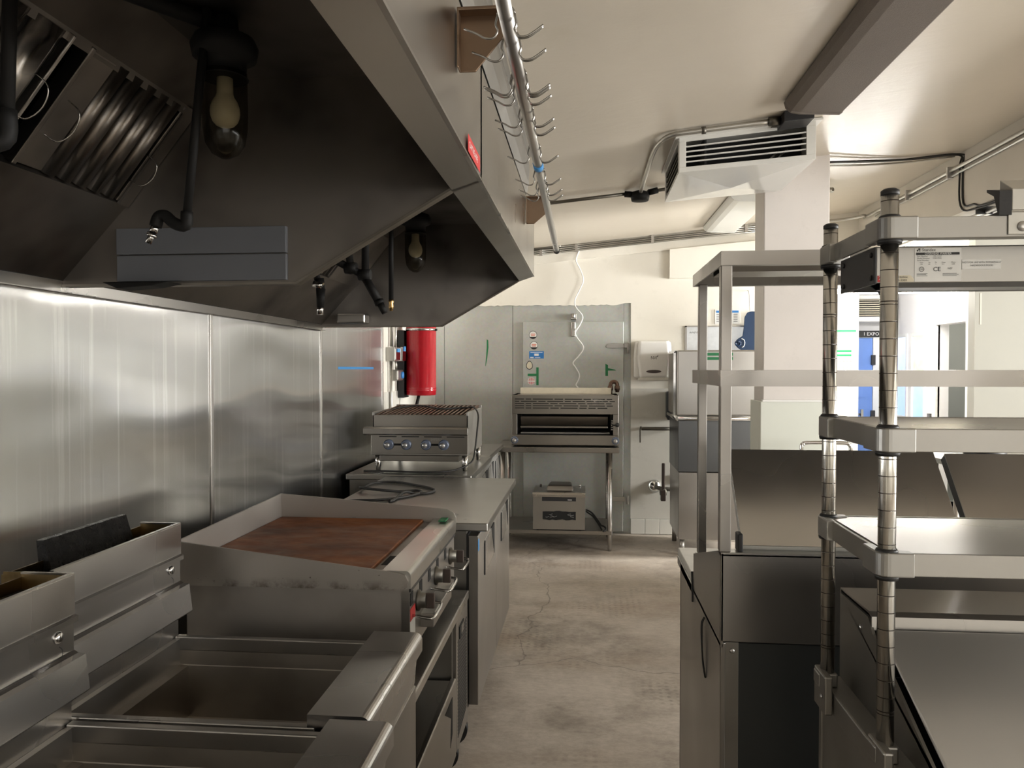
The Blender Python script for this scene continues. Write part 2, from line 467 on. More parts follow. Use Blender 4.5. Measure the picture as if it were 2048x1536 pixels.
# ================================================================== SETTING
XL, YB = -1.40, 7.04
struct('floor', MT['floor'], M().box(-1.6, 5.6, -2.9, 9.1, -.1, 0))
struct('ceiling', MT['ceiling'], M().prism([(-1.6, ZC(-1.6)), (2.6, ZC(2.6)), (2.6, ZC(2.6) + .1), (-1.6, ZC(-1.6) + .1)], 'y', -2.9, 7.14))
struct('ceiling_right', MT['ceiling'], M().box(2.6, 5.6, -2.9, 7.14, 2.90, 3.0))
struct('ceiling_hall', MT['hallwall'], M().box(2.0, 3.5, 7.14, 9.1, 2.45, 2.55))
struct('wall_left', MT['white'], M().box(-1.6, XL, -2.9, 7.14, 0, 2.66))
struct('wall_front', MT['white'], M().box(-1.6, 5.6, -2.9, -2.7, 0, .9).box(-1.6, 5.6, -2.9, -2.7, 2.2, 3.0).box(-1.6, .2, -2.9, -2.7, .9, 2.2).box(3.2, 5.6, -2.9, -2.7, .9, 2.2))
# back wall: over the cold room, between cold room and hall, header over the hall opening, right part
struct('wall_back', MT['white'], M().box(-1.6, .413, YB, 7.14, 2.097, 2.75)
       .box(.413, 2.1, YB, 7.14, 1.324, 2.95).box(2.1, 3.4, YB, 7.14, 2.28, 2.95))
struct('wall_back_lower', MT['frp'], M().box(.413, 2.1, YB - .008, 7.14, .143, 1.324))
t = M()
for k in range(13):
    t.box(.415 + k * .13, .415 + k * .13 + .127, YB - .014, 7.1, .004, .140)
struct('baseboard_back', MT['tile'], t, bevel=.002)
struct('wall_back_right', MT['greywall'], M().box(3.4, 5.6, YB, 7.14, 0, 3.0))
struct('wall_partition', MT['greywall'], M().box(2.872, 5.4, 6.0, 6.10, 0, 2.95))
struct('wall_back_soffit', MT['white'], M().prism([(.75, 2.31), (1.6, 2.31), (1.6, 2.64), (.75, 2.565)], 'y', YB - .07, YB))
# narrow ledge where the thicker upper wall ends below the ceiling
struct('trim_2', MT['white'], M().prism([(-1.4, 2.37), (2.1, 2.69), (2.1, 2.98), (-1.4, 2.74)], 'y', YB - .022, YB))
# left wall: lower sheet and stainless panels with joint strips
struct('wall_left_lower', MT['frp'], M().box(XL, XL + .008, 5.21, 7.06, .1, 1.337))
for i, (a, b) in enumerate([(-1.2, .26), (.28, 1.50), (1.52, 2.75), (2.768, 3.958), (3.976, 5.20)]):
    struct('wall_left_panel', MT['wallpanel'], M().box(XL, XL + .006, a, b, .05, 1.80))
    struct('trim_%d' % (i + 3), MT['steel_z'], M().box(XL, XL + .011, b - .002, b + .020, .05, 1.80), bevel=.002)
# cold room front: galvanised sheets with joints
w = M()
for a, b in ((-1.395, -1.303), (-1.299, -.665), (-.661, .350), (.352, .413)):
    w.box(a, b, 7.06, 7.14, 0, 2.10)
struct('wall_cold_room', MT['galv'], w)
struct('wall_cold_room_core', MT['void'], M().box(-1.4, .42, 7.075, 7.16, 0, 2.11))
# ragged bottom edge of the wall paint above the cold room
rg = [(-1.4, 2.11)]
for k in range(60):
    rg.append((-1.4 + k * .0285, 2.086 - random.random() * .012))
rg += [(.413, 2.11)]
struct('trim_9', MT['white'], M().prism(rg, 'y', 7.035, 7.062))
# beam that drops from the ceiling on the right
struct('wall_beam', MT['beamw'], M().box(2.39, 2.62, -2.9, YB, 2.50, 2.95))
struct('wall_column', MT['column'], M().box(1.078, 1.463, 4.80, 5.05, 0, ZC(1.46) + .05), bevel=.006)
struct('wall_column_panel', MT['palepanel'], M().box(1.056, 1.452, 4.765, 4.80, .12, 1.305).box(1.056, 1.070, 4.80, 5.05, .12, 1.305), bevel=.004)
struct('trim_10', MT['trimw'], M().box(1.066, 1.458, 4.757, 4.80, 1.302, 1.314), bevel=.002)

# ---- hall behind the opening
struct('wall_hall_left', MT['hallwall'], M().box(2.0, 2.1, 7.14, 9.1, 0, 2.5))
struct('wall_hall_poster', MT['hallwall'], M().box(2.1, 2.83, 8.30, 8.42, 0, 2.45))
struct('wall_hall_end', MT['hallwall'], M().box(2.1, 3.5, 8.95, 9.1, 0, 2.45))
hr = M()                                             # right wall of the hall with two windows and a doorway
for y0, y1, z0, z1 in ((7.14, 7.20, 0, 2.5), (7.20, 7.80, 1.925, 2.5), (7.80, 8.06, 0, 2.5), (8.06, 8.41, 0, .965), (8.06, 8.41, 1.875, 2.5),
                       (8.41, 8.49, 0, 2.5), (8.49, 8.81, 0, .965), (8.49, 8.81, 1.875, 2.5), (8.81, 9.1, 0, 2.5)):
    hr.box(3.4, 3.5, y0, y1, z0, z1)
struct('wall_hall_right', MT['hallwall'], hr)
struct('trim_11', MT['trimw'], M().box(3.375, 3.42, 7.80, 7.87, 0, 1.925).box(3.375, 3.42, 7.15, 7.21, 0, 1.925).box(3.375, 3.42, 7.15, 7.87, 1.9252, 1.99), bevel=.004)
struct('wall_side_room', MT['greywall'], M().box(4.7, 4.8, 6.6, 9.3, 0, 2.5).box(3.5, 4.8, 9.2, 9.3, 0, 2.5).box(3.5, 4.8, 7.14, 7.2, 0, 2.5).box(3.5, 4.8, 7.1, 9.3, 2.45, 2.55).box(3.5, 4.8, 7.1, 9.3, -.1, 0))
def window(n, x, y0, y1, z0, z1, pane, fw=.035, d=.05, parent_m='trimw', mull=0, axis='x'):
    o = struct('window_%d' % n, MT[parent_m], M().box(x, x + d, y0, y0 + fw, z0, z1).box(x, x + d, y1 - fw, y1, z0, z1)
               .box(x, x + d, y0 + fw, y1 - fw, z0, z0 + fw).box(x, x + d, y0 + fw, y1 - fw, z1 - fw, z1), bevel=.004)
    struct('pane', pane, M().box(x + d * .4, x + d * .4 + .004, y0 + fw, y1 - fw, z0 + fw, z1 - fw), o)
    for k in range(mull):
        yy = y0 + (y1 - y0) * (k + 1) / (mull + 1)
        struct('mullion', MT[parent_m], M().box(x + .005, x + d, yy - .02, yy + .02, z0 + fw, z1 - fw), o)
    return o

def outdoors(name, stops, strength, z0, z1):
    """daylit view through a frosted pane: foliage and sky colours of the light that comes in"""
    N = NT(name)
    tc = N.n('ShaderNodeTexCoord')
    z = N.n('ShaderNodeSeparateXYZ', {0: tc.outputs['Object']}).outputs['Z']
    nz = N.noise(4, 3, .6, N.coord())
    zz = N.n('ShaderNodeMath', {0: N.rng(z, z0, z1, 0, .8), 1: N.rng(nz, .3, .7, -.02, .25)}, operation='ADD').outputs[0]
    c = N.ramp(zz, stops)
    N.set(Base_Color=(.1, .1, .1, 1), Emission_Color=c, Emission_Strength=strength, Roughness=.4)
    return N.m
blue_v = outdoors('daylight_blue_pane', [(0, (.32, .50, .95)), (.5, (.45, .60, 1)), (1, (.75, .82, 1))], 1.25, .97, 1.87)
green_v = outdoors('daylight_green_pane', [(0, (.35, .55, 1)), (.4, (.50, .72, .80)), (.55, (.75, .95, .35)), (.75, (.62, .88, .62)), (1, (.80, .95, .55))], 1.25, .97, 1.87)
window(1, 3.385, 8.49, 8.81, .965, 1.875, blue_v)
window(2, 3.385, 8.06, 8.41, .965, 1.875, green_v)

# ---- right side of the kitchen: a long window wall (beyond the frame) that lights the room
WZ0, WZ1 = 1.0, 2.35
rw = M()
ws = [(-1.9, -.3), (.1, 1.7), (2.1, 3.7), (6.15, 6.95)]
rw.box(5.4, 5.6, -2.9, 7.14, 0, WZ0).box(5.4, 5.6, -2.9, 7.14, WZ1, 3.0)
e = [-2.9] + [v for p in ws for v in p] + [7.14]
for k in range(0, len(e), 2):
    rw.box(5.4, 5.6, e[k], e[k + 1], WZ0, WZ1)
struct('wall_right', MT['white'], rw)
sky = glow('daylight_sky_pane', (.93, .96, 1.0), WIN)
for k, (a, b) in enumerate(ws):
    window(3 + k, 5.42, a, b, WZ0, WZ1, sky, .05, .08, mull=1)

MT['tubeglow'] = glow('lit_fluorescent_tube', (1.0, .98, .94), LAMP)

def area(name, loc, rot, sx, sy, power, col):
    l = bpy.data.lights.new(name, 'AREA'); l.shape = 'RECTANGLE'; l.size = sx; l.size_y = sy
    l.energy = power; l.color = col
    o = bpy.data.objects.new(name, l); COL.objects.link(o); o.location = loc; o.rotation_euler = rot
    return o
# daylight that enters through the windows of the right wall
for k, (a, b) in enumerate(ws):
    area('kitchen_window_daylight', (5.40, (a + b) / 2, (WZ0 + WZ1) / 2), (0, PI / 2, 0), WZ1 - WZ0, b - a, KITP[k], (1.0, .985, .95))
o = struct('window_8', MT['trimw'], M().box(.2, 3.2, -2.78, -2.72, .9, .96).box(.2, 3.2, -2.78, -2.72, 2.14, 2.2).box(.2, .26, -2.78, -2.72, .96, 2.14).box(3.14, 3.2, -2.78, -2.72, .96, 2.14).box(1.67, 1.73, -2.78, -2.72, .96, 2.14), bevel=.004)
sky2 = glow('front_daylight_pane', (1, .97, .92), .5)
struct('pane', sky2, M().box(.26, 3.14, -2.762, -2.758, .96, 2.14), o)
area('front_window_daylight', (1.7, -2.69, 1.55), (PI / 2, 0, 0), 2.9, 1.2, FRONTP, (1.0, .985, .95))
area('side_room_fill', (4.1, 8.2, 2.43), (0, 0, 0), 1.0, .3, 14, (1, .97, .92))  # unseen fill light added to brighten the side room
W = bpy.data.worlds.new('world'); S.world = W; W.use_nodes = True
W.node_tree.nodes['Background'].inputs[0].default_value = (.7, .8, 1, 1)
W.node_tree.nodes['Background'].inputs[1].default_value = .3
S.view_settings.view_transform = 'Standard'
S.view_settings.look = 'None'
S.view_settings.gamma = 1
S.view_settings.use_curve_mapping = False
S.view_settings.exposure = EXPO
# ================================================================== EXHAUST HOODS
HP = [(-1.395, 1.72), (-.742, 1.72), (-.337, 1.953), (-.263, 1.978), (-.263, 2.267), (-1.395, 2.267)]
FB, FT = (-1.205, 1.93), (-1.012, 2.172)          # lower and upper edge of the filter bank (x, z)
def hood(y0, y1, label):
    t = thing('exhaust_hood', label, 'range hood', (-.83, (y0 + y1) / 2, 1.72), 'exhaust hoods over the cooking line')
    for a in (y0, y1 - .012):
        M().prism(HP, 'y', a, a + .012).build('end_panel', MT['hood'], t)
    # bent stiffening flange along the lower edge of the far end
    M().strip([(-1.39, 1.719), (-.743, 1.719), (-.338, 1.952)], 'y', y1 - .016, y1, .006).build('end_flange', MT['hood_flange'], t)
    M().strip([(-1.39, 1.719), (-.743, 1.719), (-.338, 1.952)], 'y', y0, y0 + .016, .006).build('end_flange', MT['hood_flange'], t)
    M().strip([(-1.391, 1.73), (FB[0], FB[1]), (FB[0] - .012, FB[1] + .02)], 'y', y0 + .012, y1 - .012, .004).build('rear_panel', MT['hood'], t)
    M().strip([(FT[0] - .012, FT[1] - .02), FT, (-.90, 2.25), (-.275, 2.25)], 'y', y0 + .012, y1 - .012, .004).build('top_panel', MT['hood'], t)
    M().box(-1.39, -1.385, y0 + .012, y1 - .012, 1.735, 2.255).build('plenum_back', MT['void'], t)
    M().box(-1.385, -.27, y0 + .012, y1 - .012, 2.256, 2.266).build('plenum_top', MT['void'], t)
    M().strip([(-.263, 2.267), (-.263, 1.978), (-.337, 1.953), (-.337, 1.985), (-.325, 1.99)], 'y', y0, y1, -.004).build('front_fascia', MT['fascia'], t)
    M().box(-.271, -.2605, y0 + .002, y1 - .002, 1.9755, 1.9815).build('fascia_edge', MT['steel_y'], t)
    M().strip([(-1.3885, 1.745), (-1.3885, 1.705), (-1.37, 1.702)], 'y', y0, y1, .003).build('wall_flange', MT['steel_y'], t)
    return t
h1 = hood(-.75, 1.945, 'large stainless exhaust hood section nearest the camera, above the fryers, red sticker on its edge')
h2 = hood(1.9455, 3.97, 'far stainless exhaust hood section ending beside the red cylinder')
# patched opening: two blue-grey sheets on the inside of the end panel
M().box(-1.226, -.766, 1.918, 1.933, 1.800, 1.868).build('patch_plate', MT['bluegrey'], h1, .0015, label='blue-grey patch sheet, upper strip')
M().box(-1.226, -.766, 1.920, 1.933, 1.730, 1.797).build('patch_plate', MT['bluegrey'], h1, .0015, label='blue-grey patch sheet, lower strip')
M().prism([(-1.23, 1.722), (-1.05, 1.722), (-1.10, 1.712), (-1.19, 1.706)], 'y', 1.86, 1.93).build('drip_cup', MT['pipe'], h1, .003, label='black grease cup under the end panel')
M().prism([(-1.275, 1.735), (-1.125, 1.735), (-1.125, 1.785), (-1.275, 1.785)], 'y', 3.86, 3.95).build('grease_cup', MT['steel'], h2, .01, 3, label='small stainless grease cup')
# sticker with the maker's lettering on the hood face
sk = M().box(-.2595, -.2585, 1.70, 1.89, 1.984, 2.022).build('sticker', MT['redl'], h1, label='red sticker with white lettering')
M().text('CAPTIVE-AIRE', .021, (-.2585, 1.71, 1.996), (0, 1, 0), (0, 0, 1), wx=1.05).build('lettering', MT['whiteink'], sk)

# --- baffle filters, lifted into the bank
u = Vector((FT[0] - FB[0], FT[1] - FB[1])); UL = u.length; u.normalize()
nn = Vector((u.y, -u.x))                          # towards the room
def bank(a, s, d):                                # y, distance up the slope, distance out of the slope
    return (FB[0] + u.x * s + nn.x * d, a, FB[1] + u.y * s + nn.y * d)
def baffle(name, y0, y1, m, label, ridges, flat=.05, d0=0., r=.017, handles=()):
    t = thing(name, label, 'grease filter', bank((y0 + y1) / 2, 0, 0), 'baffle filters in the hoods')
    def slab(q, a, b, s0, s1, e0, e1):
        return q.hexa([bank(a, s0, e0), bank(b, s0, e0), bank(b, s1, e0), bank(a, s1, e0), bank(a, s0, e1), bank(b, s0, e1), bank(b, s1, e1), bank(a, s1, e1)])
    f = M()
    slab(f, y0, y0 + .012, .006, UL - .006, d0 - .03, d0 + .006); slab(f, y1 - .008, y1, .006, UL - .006, d0 - .03, d0 + .002)
    slab(f, y0 + .012, y1 - .008, .006, .014, d0 - .03, d0 - .012); slab(f, y0 + .012, y1 - .008, UL - .014, UL - .006, d0 - .03, d0 - .012)
    f.build('frame', m, t, .002)
    b = M()
    if flat > 0: slab(b, y0 + .012, y0 + .012 + flat, .012, UL - .012, d0 - .012, d0 + .002)
    a0, a1 = y0 + .014 + flat, y1 - .012
    for k in range(ridges):
        c = a0 + (a1 - a0) * (k + .5) / ridges
        w = (a1 - a0) / ridges * .38
        prof = [(-w, -.004), (-w * .85, .012), (-w * .4, .02), (w * .4, .02), (w * .85, .012), (w, -.004)]
        vs = [bank(c + p, .008, d0 - .012 + q) for p, q in prof] + [bank(c + p, UL - .008, d0 - .012 + q) for p, q in prof]
        b.add(vs, [(i, i + 6, i + 7, i + 1) for i in range(5)] + [(0, 1, 2, 3, 4, 5), (11, 10, 9, 8, 7, 6)], True)
    b.build('baffles', m, t)
    bk = M(); slab(bk, y0 + .01, y1 - .01, .012, UL - .012, d0 - .03, d0 - .018); bk.build('back_baffles', MT['void'], t)
    for hy, hs, hl in handles:
        M().tube([bank(hy, hs, d0), bank(hy + .004, hs + .006, d0 + .035), bank(hy + .01, hs + hl * .5, d0 + .045), bank(hy + .004, hs + hl - .006, d0 + .035), bank(hy, hs + hl, d0)], .0016, 6, 4).build('handle', MT['chrome'], t)
    return t
baffle('baffle_filter', 1.513, 1.888, MT['filter'], 'dark greasy ridged filter in the near hood, right of the gap', 5, .075, handles=((1.545, .09, .09), (1.872, .07, .08)))
baffle('baffle_filter', .95, 1.452, MT['filter_new'], 'shiny clean filter in the near hood, left of the gap', 5, .0, .012, handles=((1.42, .11, .09),))
for i, (a, b, k) in enumerate(((2.05, 2.52, 11), (2.54, 3.02, 11), (3.04, 3.52, 11))):
    baffle('baffle_filter', a, b, MT['filter'], ['fine-ribbed filter in the far hood nearest the dividing panel', 'middle fine-ribbed filter in the far hood', 'fine-ribbed filter in the far hood next to its blank end'][i], k, 0, handles=((a + .23, .1, .09),))
M().hexa([bank(3.53, 0, .0), bank(3.95, 0, .0), bank(3.95, UL, .0), bank(3.53, UL, .0), bank(3.53, 0, .006), bank(3.95, 0, .006), bank(3.95, UL, .006), bank(3.53, UL, .006)]).build('blanking_plate', MT['hood'], h2)
M().hexa([bank(1.89, 0, .0), bank(1.93, 0, .0), bank(1.93, UL, .0), bank(1.89, UL, .0), bank(1.89, 0, .008), bank(1.93, 0, .008), bank(1.93, UL, .008), bank(1.89, UL, .008)]).build('blanking_plate', MT['hood'], h1)

# --- vapour-proof lamps
def lamp(c, label):
    t = thing('hood_lamp', label, 'lamp', c, 'glass jar lamps in the hoods')
    M().lathe([(.028, .06), (.03, .03), (.062, .018), (.070, .0), (.066, -.022), (.046, -.03), (.044, -.062), (.050, -.066)], c).build('socket', MT['pipe'], t)
    M().lathe([(.046, -.055), (.047, -.14), (.046, -.175), (.041, -.205), (.028, -.226), (.010, -.236), (.001, -.237)], c, caps=False).build('glass_globe', MT['globe'], t)
    M().lathe([(.0165, -.055), (.017, -.098), (.0195, -.106), (.026, -.116), (.030, -.128), (.031, -.138), (.030, -.147), (.026, -.158), (.019, -.166), (.010, -.170), (.001, -.171)], c).build('bulb', MT['bulb'], t)
    return t
lamp((-.772, 1.60, 2.190), 'glass jar lamp with a pale bulb in the near hood')
lamp((-.757, 3.40, 2.170), 'small dim jar lamp deep in the far hood')
def pipe(name, pts, r, label, cat='pipe', group=None, m='pipe', smooth=4, tip=None):
    t = thing(name, label, cat, pts[0], group)
    M().tube(pts, r, 12, smooth).build('tube', MT[m], t)
    return t
G = 'fire suppression pipes under the hoods'
t = pipe('lamp_conduit', [(-1.0, 1.22, 2.235), (-.93, 1.38, 2.235), (-.772, 1.60, 2.232)], .016, 'black conduit running along the hood top to the near jar lamp', 'conduit')
M().lathe([(.022, -.03), (.026, 0), (.022, .03)], (-.772, 1.6, 2.232)).build('elbow', MT['pipe'], t)
t = thing('suppression_pipe', 'black drop pipe at the left picture edge, before the shiny filter', 'pipe', (-.945, 1.2, 2.25), G)
M().tube([(-.942, 1.2, 2.25), (-.957, 1.2, 1.90)], .0115, 12).build('tube', MT['pipe'], t)
M().tube([(-.957, 1.2, 1.93), (-.958, 1.2, 1.885), (-.975, 1.19, 1.872)], .016, 12, 3).build('elbow', MT['pipe'], t)
t = thing('suppression_pipe', 'long black drop pipe beside the near jar lamp, bent to a chrome nozzle', 'pipe', (-.80, 1.55, 2.25), G)
M().tube([(-.785, 1.55, 2.25), (-.834, 1.55, 1.812)], .009, 12).build('tube', MT['pipe'], t)
M().tube([(-.833, 1.55, 1.83), (-.836, 1.55, 1.802), (-.860, 1.55, 1.806), (-.880, 1.55, 1.822), (-.895, 1.55, 1.820), (-.903, 1.55, 1.80)], .0125, 12, 4).build('elbow', MT['pipe'], t)
M().tube([(-.902, 1.55, 1.803), (-.908, 1.55, 1.788)], .0085, 12).tube([(-.908, 1.55, 1.788), (-.919, 1.55, 1.766)], .0065, 12).tube([(-.909, 1.55, 1.786), (-.912, 1.55, 1.780)], .0105, 12).build('nozzle', MT['chrome'], t)
# far hood: branching pipes and nozzles
t = thing('suppression_pipe', 'branched black pipe inside the far hood with a slanting nozzle arm', 'pipe', (-.775, 2.5, 2.25), G)
M().tube([(-.93, 2.5, 1.915), (-.73, 2.5, 1.81)], .0125, 12).tube([(-.775, 2.5, 1.835), (-.79, 2.5, 1.95)], .0125, 12).tube([(-.726, 2.5, 1.82), (-.724, 2.5, 2.25)], .0125, 12).build('tube', MT['pipe'], t)
M().lathe([(.018, -.02), (.021, 0), (.018, .02)], (-.775, 2.5, 1.835), 'x').lathe([(.018, -.02), (.021, 0), (.018, .02)], (-.728, 2.5, 1.812), 'x').build('elbow', MT['pipe'], t)
M().tube([(-.728, 2.5, 1.805), (-.682, 2.5, 1.725)], .014, 12).build('arm', MT['pipe'], t)
M().tube([(-.682, 2.5, 1.727), (-.676, 2.5, 1.715)], .017, 12).tube([(-.677, 2.5, 1.718), (-.660, 2.5, 1.685)], [.013, .010], 12).build('nozzle', MT['pipe'], t)
t = thing('suppression_pipe', 'straight black pipe hanging in the far hood with a brass tip', 'pipe', (-.728, 2.85, 2.25), G)
M().tube([(-.7275, 2.85, 2.25), (-.7285, 2.85, 1.762)], .0095, 12).build('tube', MT['pipe'], t)
M().lathe([(.008, 0), (.011, -.01), (.008, -.018), (.010, -.028), (.006, -.045)], (-.7285, 2.85, 1.764)).build('nozzle', MT['brass'], t)
t = thing('suppression_pipe', 'short pipe just behind the dividing panel ending in a shiny nozzle', 'pipe', (-.92, 2.5, 2.25), G)
M().tube([(-.93, 2.5, 2.25), (-.93, 2.5, 1.95), (-.91, 2.5, 1.86), (-.886, 2.5, 1.79)], .011, 12).build('tube', MT['pipe'], t)
M().tube([(-.884, 2.5, 1.80), (-.878, 2.5, 1.765)], [.017, .014], 12).tube([(-.878, 2.5, 1.768), (-.880, 2.5, 1.705)], [.016, .012], 12).build('nozzle', MT['pipe'], t)
M().tube([(-.880, 2.5, 1.715), (-.881, 2.5, 1.682)], .0105, 12).tube([(-.898, 2.49, 1.785), (-.868, 2.49, 1.775)], .0125, 12).build('nozzle_tip', MT['chrome'], t)

# --- closure sheet between hood and ceiling
struct('trim_12', MT['void'], M().box(-.40, -.36, -.75, 3.96, 2.262, 2.62))  # near-black plate standing in for the shade in the gap above the hood
struct('trim_13', MT['steel_dull'], M().strip([(-.30, 2.39), (-.288, 2.45), (-.285, 2.53), (-.292, 2.60)], 'y', -.75, 3.95, .004))
struct('trim_14', MT['steel_y'], M().box(-.292, -.275, -.75, 3.95, 2.585, 2.618))
# --- pot rail on brackets with hooks
rz = lambda y: 2.168 - .0205 * (y - 1.4)
t = thing('pot_rail', 'long grey tube rail with hooks hung along the front of the hood', 'rail', (-.15, 2.4, 2.14))
M().tube([(-.150, .85, rz(.85)), (-.148, 3.99, rz(3.99))], .0145, 16).build('rail', MT['alu'], t)
M().cyl((-.148, 3.985, rz(3.99)), (-.148, 4.02, rz(4.02)), .0165).build('end_cap', MT['black'], t)
M().tube([(-.149, 2.43, rz(2.43)), (-.149, 2.475, rz(2.47))], .0165, 14).build('tape_wrap', MT['bluetape'], t, label='blue tape wrapped round the rail')
for y in (1.587, 3.42):
    b = M().prism([(-.2605, 2.235 if y < 2 else 2.262), (-.165, 2.232 if y < 2 else 2.26), (-.165, 2.187 if y < 2 else 2.196), (-.226, 2.114 if y < 2 else 2.144), (-.2605, 2.114 if y < 2 else 2.144)], 'y', y, y + .004)
    b.box(-.2605, -.257, y - .03, y + .004, 2.114 if y < 2 else 2.144, 2.235 if y < 2 else 2.262).box(-.26, -.165, y - .03, y + .004, 2.228 if y < 2 else 2.256, 2.235 if y < 2 else 2.262)
    b.build('bracket', MT['brownsteel'], t, .0015)
def hook(y, label):
    z = rz(y)
    c = (-.149, y, z)
    t = thing('pot_hook', label, 'hook', c, 'wire hooks on the pot rail')
    w = M()
    w.tube([(c[0] + .0163 * math.cos(a), y, z + .0163 * math.sin(a)) for a in [PI * k / 8 for k in range(0, 9)]], .0022, 6)
    for s in (-1, 1):
        for o in ((0,) if s < 0 else (-.003, .003)):
            w.tube([(c[0] + s * .0163, y + o, z), (c[0] + s * .020, y + o, z - .018), (c[0] + s * .016, y + o, z - .03), (c[0] + s * .024, y + o, z - .043),
                    (c[0] + s * .040, y + o, z - .043), (c[0] + s * .056, y + o, z - .034), (c[0] + s * (.080 if s < 0 else .070), y + o, z - .024)], .0022, 6, 3)
    w.build('wire', MT['wire'], t)
    return t
HL = ['pot hook nearest the camera, left of the upper bracket', 'pot hook in front of the near brown bracket', 'first of the three bunched hooks past the near bracket', 'middle of the three bunched hooks past the near bracket',
      'farthest of the three bunched hooks past the near bracket', 'nearer hook of the pair halfway along the pot rail', 'farther hook of the pair halfway along the pot rail', 'single pot hook just before the blue tape',
      'first pot hook past the blue tape', 'middle hook of the three past the blue tape', 'last pot hook before the far bracket']
h0 = hook(1.452, HL[0])
for y, l in zip((1.555, 1.735, 1.75, 1.80, 1.955, 2.02, 2.27, 2.52, 2.66, 2.74), HL[1:]):
    copy_tree(h0, (0, y - 1.452, rz(y) - rz(1.452)), label=l)
# ================================================================== COOKING LINE (left)
# --- two fryers: Y0..Y1, dx = how far it is pulled forward
def fryer(y0, y1, dx, label):
    t = thing('deep_fryer', label, 'deep fryer', (-.7 + dx, (y0 + y1) / 2, 0), 'deep fryers in the cooking line')
    X = lambda v: v + dx
    # cabinet shell
    c = M()
    c.box(X(-1.06), X(-.45), y0, y0 + .012, .12, .80).box(X(-1.06), X(-.45), y1 - .012, y1, .12, .80)
    c.box(X(-1.06), X(-1.045), y0, y1, .12, .80).box(X(-1.06), X(-.45), y0, y1, .12, .14)
    c.build('cabinet', MT['steel_side'], t)
    M().box(X(-.45), X(-.425), y0 + .01, y1 - .01, .13, .70).build('door', MT['steel_side'], t, .004)
    M().tube([(X(-.425), y0 + .09, .58), (X(-.395), y0 + .09, .59), (X(-.395), y0 + .09, .66), (X(-.425), y0 + .09, .67)], .005, 8, 3).build('door_handle', MT['chrome'], t)
    for px in (-1.02, -.50):
        for py in (y0 + .05, y1 - .05):
            M().cyl((X(px), py, 0), (X(px), py, .13), .02).build('leg', MT['steel_dull'], t)
    # front ledge with rolled edge
    M().prism([(X(-.535), .805), (X(-.535), .831)] + [(X(-.428 + .018 * math.sin(q)), .813 + .018 * math.cos(q)) for q in [PI / 2 * k / 6 for k in range(7)]] + [(X(-.410), .785), (X(-.425), .765), (X(-.430), .70), (X(-.445), .70), (X(-.448), .805)], 'y', y0 + .002, y1 - .002).build('front_ledge', MT['steel_fry'], t)
    # frying vat: rims and hopper
    A, B = y0 + .02, y1 - .02
    def ring(x0, x1, a, b, z): return [(X(x0), a, z), (X(x1), a, z), (X(x1), b, z), (X(x0), b, z)]
    vs = (ring(-1.060, -.535, A, B, .80) + ring(-1.060, -.58, A, B, .7345) + ring(-1.022, -.60, A + .001, B - .001, .732)
          + ring(-1.022, -.70, A + .004, B - .004, .60) + ring(-.95, -.72, A + .06, B - .06, .50))
    fs = [(i + 4 * k, (i + 1) % 4 + 4 * k, (i + 1) % 4 + 4 * k + 4, i + 4 * k + 4) for k in range(4) for i in range(4)] + [(16, 17, 18, 19)]
    v = M(); v.add(vs, fs)
    v.build('vat', MT['steel_tank'], t, fix=False)
    for a, b in ((y0 + .001, y0 + .021), (y1 - .021, y1 - .001)):
        M().box(X(-1.058), X(-.52), a, b, .770, .806).build('vat_rim', MT['steel'], t, .003)
    # flue riser: stepped splash back, open box on top
    M().strip([(X(-1.055), 1.095), (X(-1.055), 1.017), (X(-1.047), 1.012), (X(-1.047), 1.006), (X(-1.058), 1.0), (X(-1.058), .94)], 'y', y0, y1, .004).build('splash_back', MT['steel_fry'], t)
    M().strip([(X(-1.058), .945), (X(-1.045), .938), (X(-1.032), .938), (X(-1.024), .87), (X(-1.030), .866)], 'y', y0 + .002, y1, .003).build('drip_lip', MT['steel_fry'], t)
    M().box(X(-1.058), X(-1.052), y0 + .02, y1 - .03, .9385, .9455).build('lip_slot', MT['void'], t)
    M().box(X(-1.066), X(-1.0605), y0, y1, .70, .94).build('rear_wall', MT['steel_fry'], t)
    b = M()
    b.box(X(-1.16), X(-1.059), y1 - .004, y1, .90, 1.094).box(X(-1.16), X(-1.059), y0, y0 + .004, .90, 1.094)
    b.box(X(-1.164), X(-1.160), y0, y1, .90, 1.088).build('flue_box', MT['flue_in'], t)
    M().box(X(-1.158), X(-1.06), y0 + .005, y1 - .005, 1.058, 1.064).build('flue_deck', MT['char'], t)
    M().box(X(-1.160), X(-1.052), y1 - .006, y1 + .001, 1.0945, 1.0985).box(X(-1.0605), X(-1.052), y0, y1 - .006, 1.0945, 1.0985).build('flue_rim', MT['steel_y'], t)
    # basket hanger: round stud with a hooked slot under it
    M().lathe([(.011, 0), (.012, .006), (.008, .010), (.002, .011)], (X(-1.058), y1 - .045, .985), 'x').build('basket_hanger', MT['chrome'], t)
    M().tube([(X(-1.056), y1 - .042, .966), (X(-1.056), y1 - .034, .958), (X(-1.056), y1 - .034, .945), (X(-1.056), y1 - .043, .938), (X(-1.056), y1 - .050, .942)], .0025, 6, 3).build('hanger_slot', MT['void'], t)
    return t
fa = fryer(1.43, 1.912, 0, 'deep fryer beside the griddle, with the tall black-crusted flue plate')
fn = fryer(.94, 1.42, .05, 'nearest deep fryer at the lower left, pulled slightly forward')
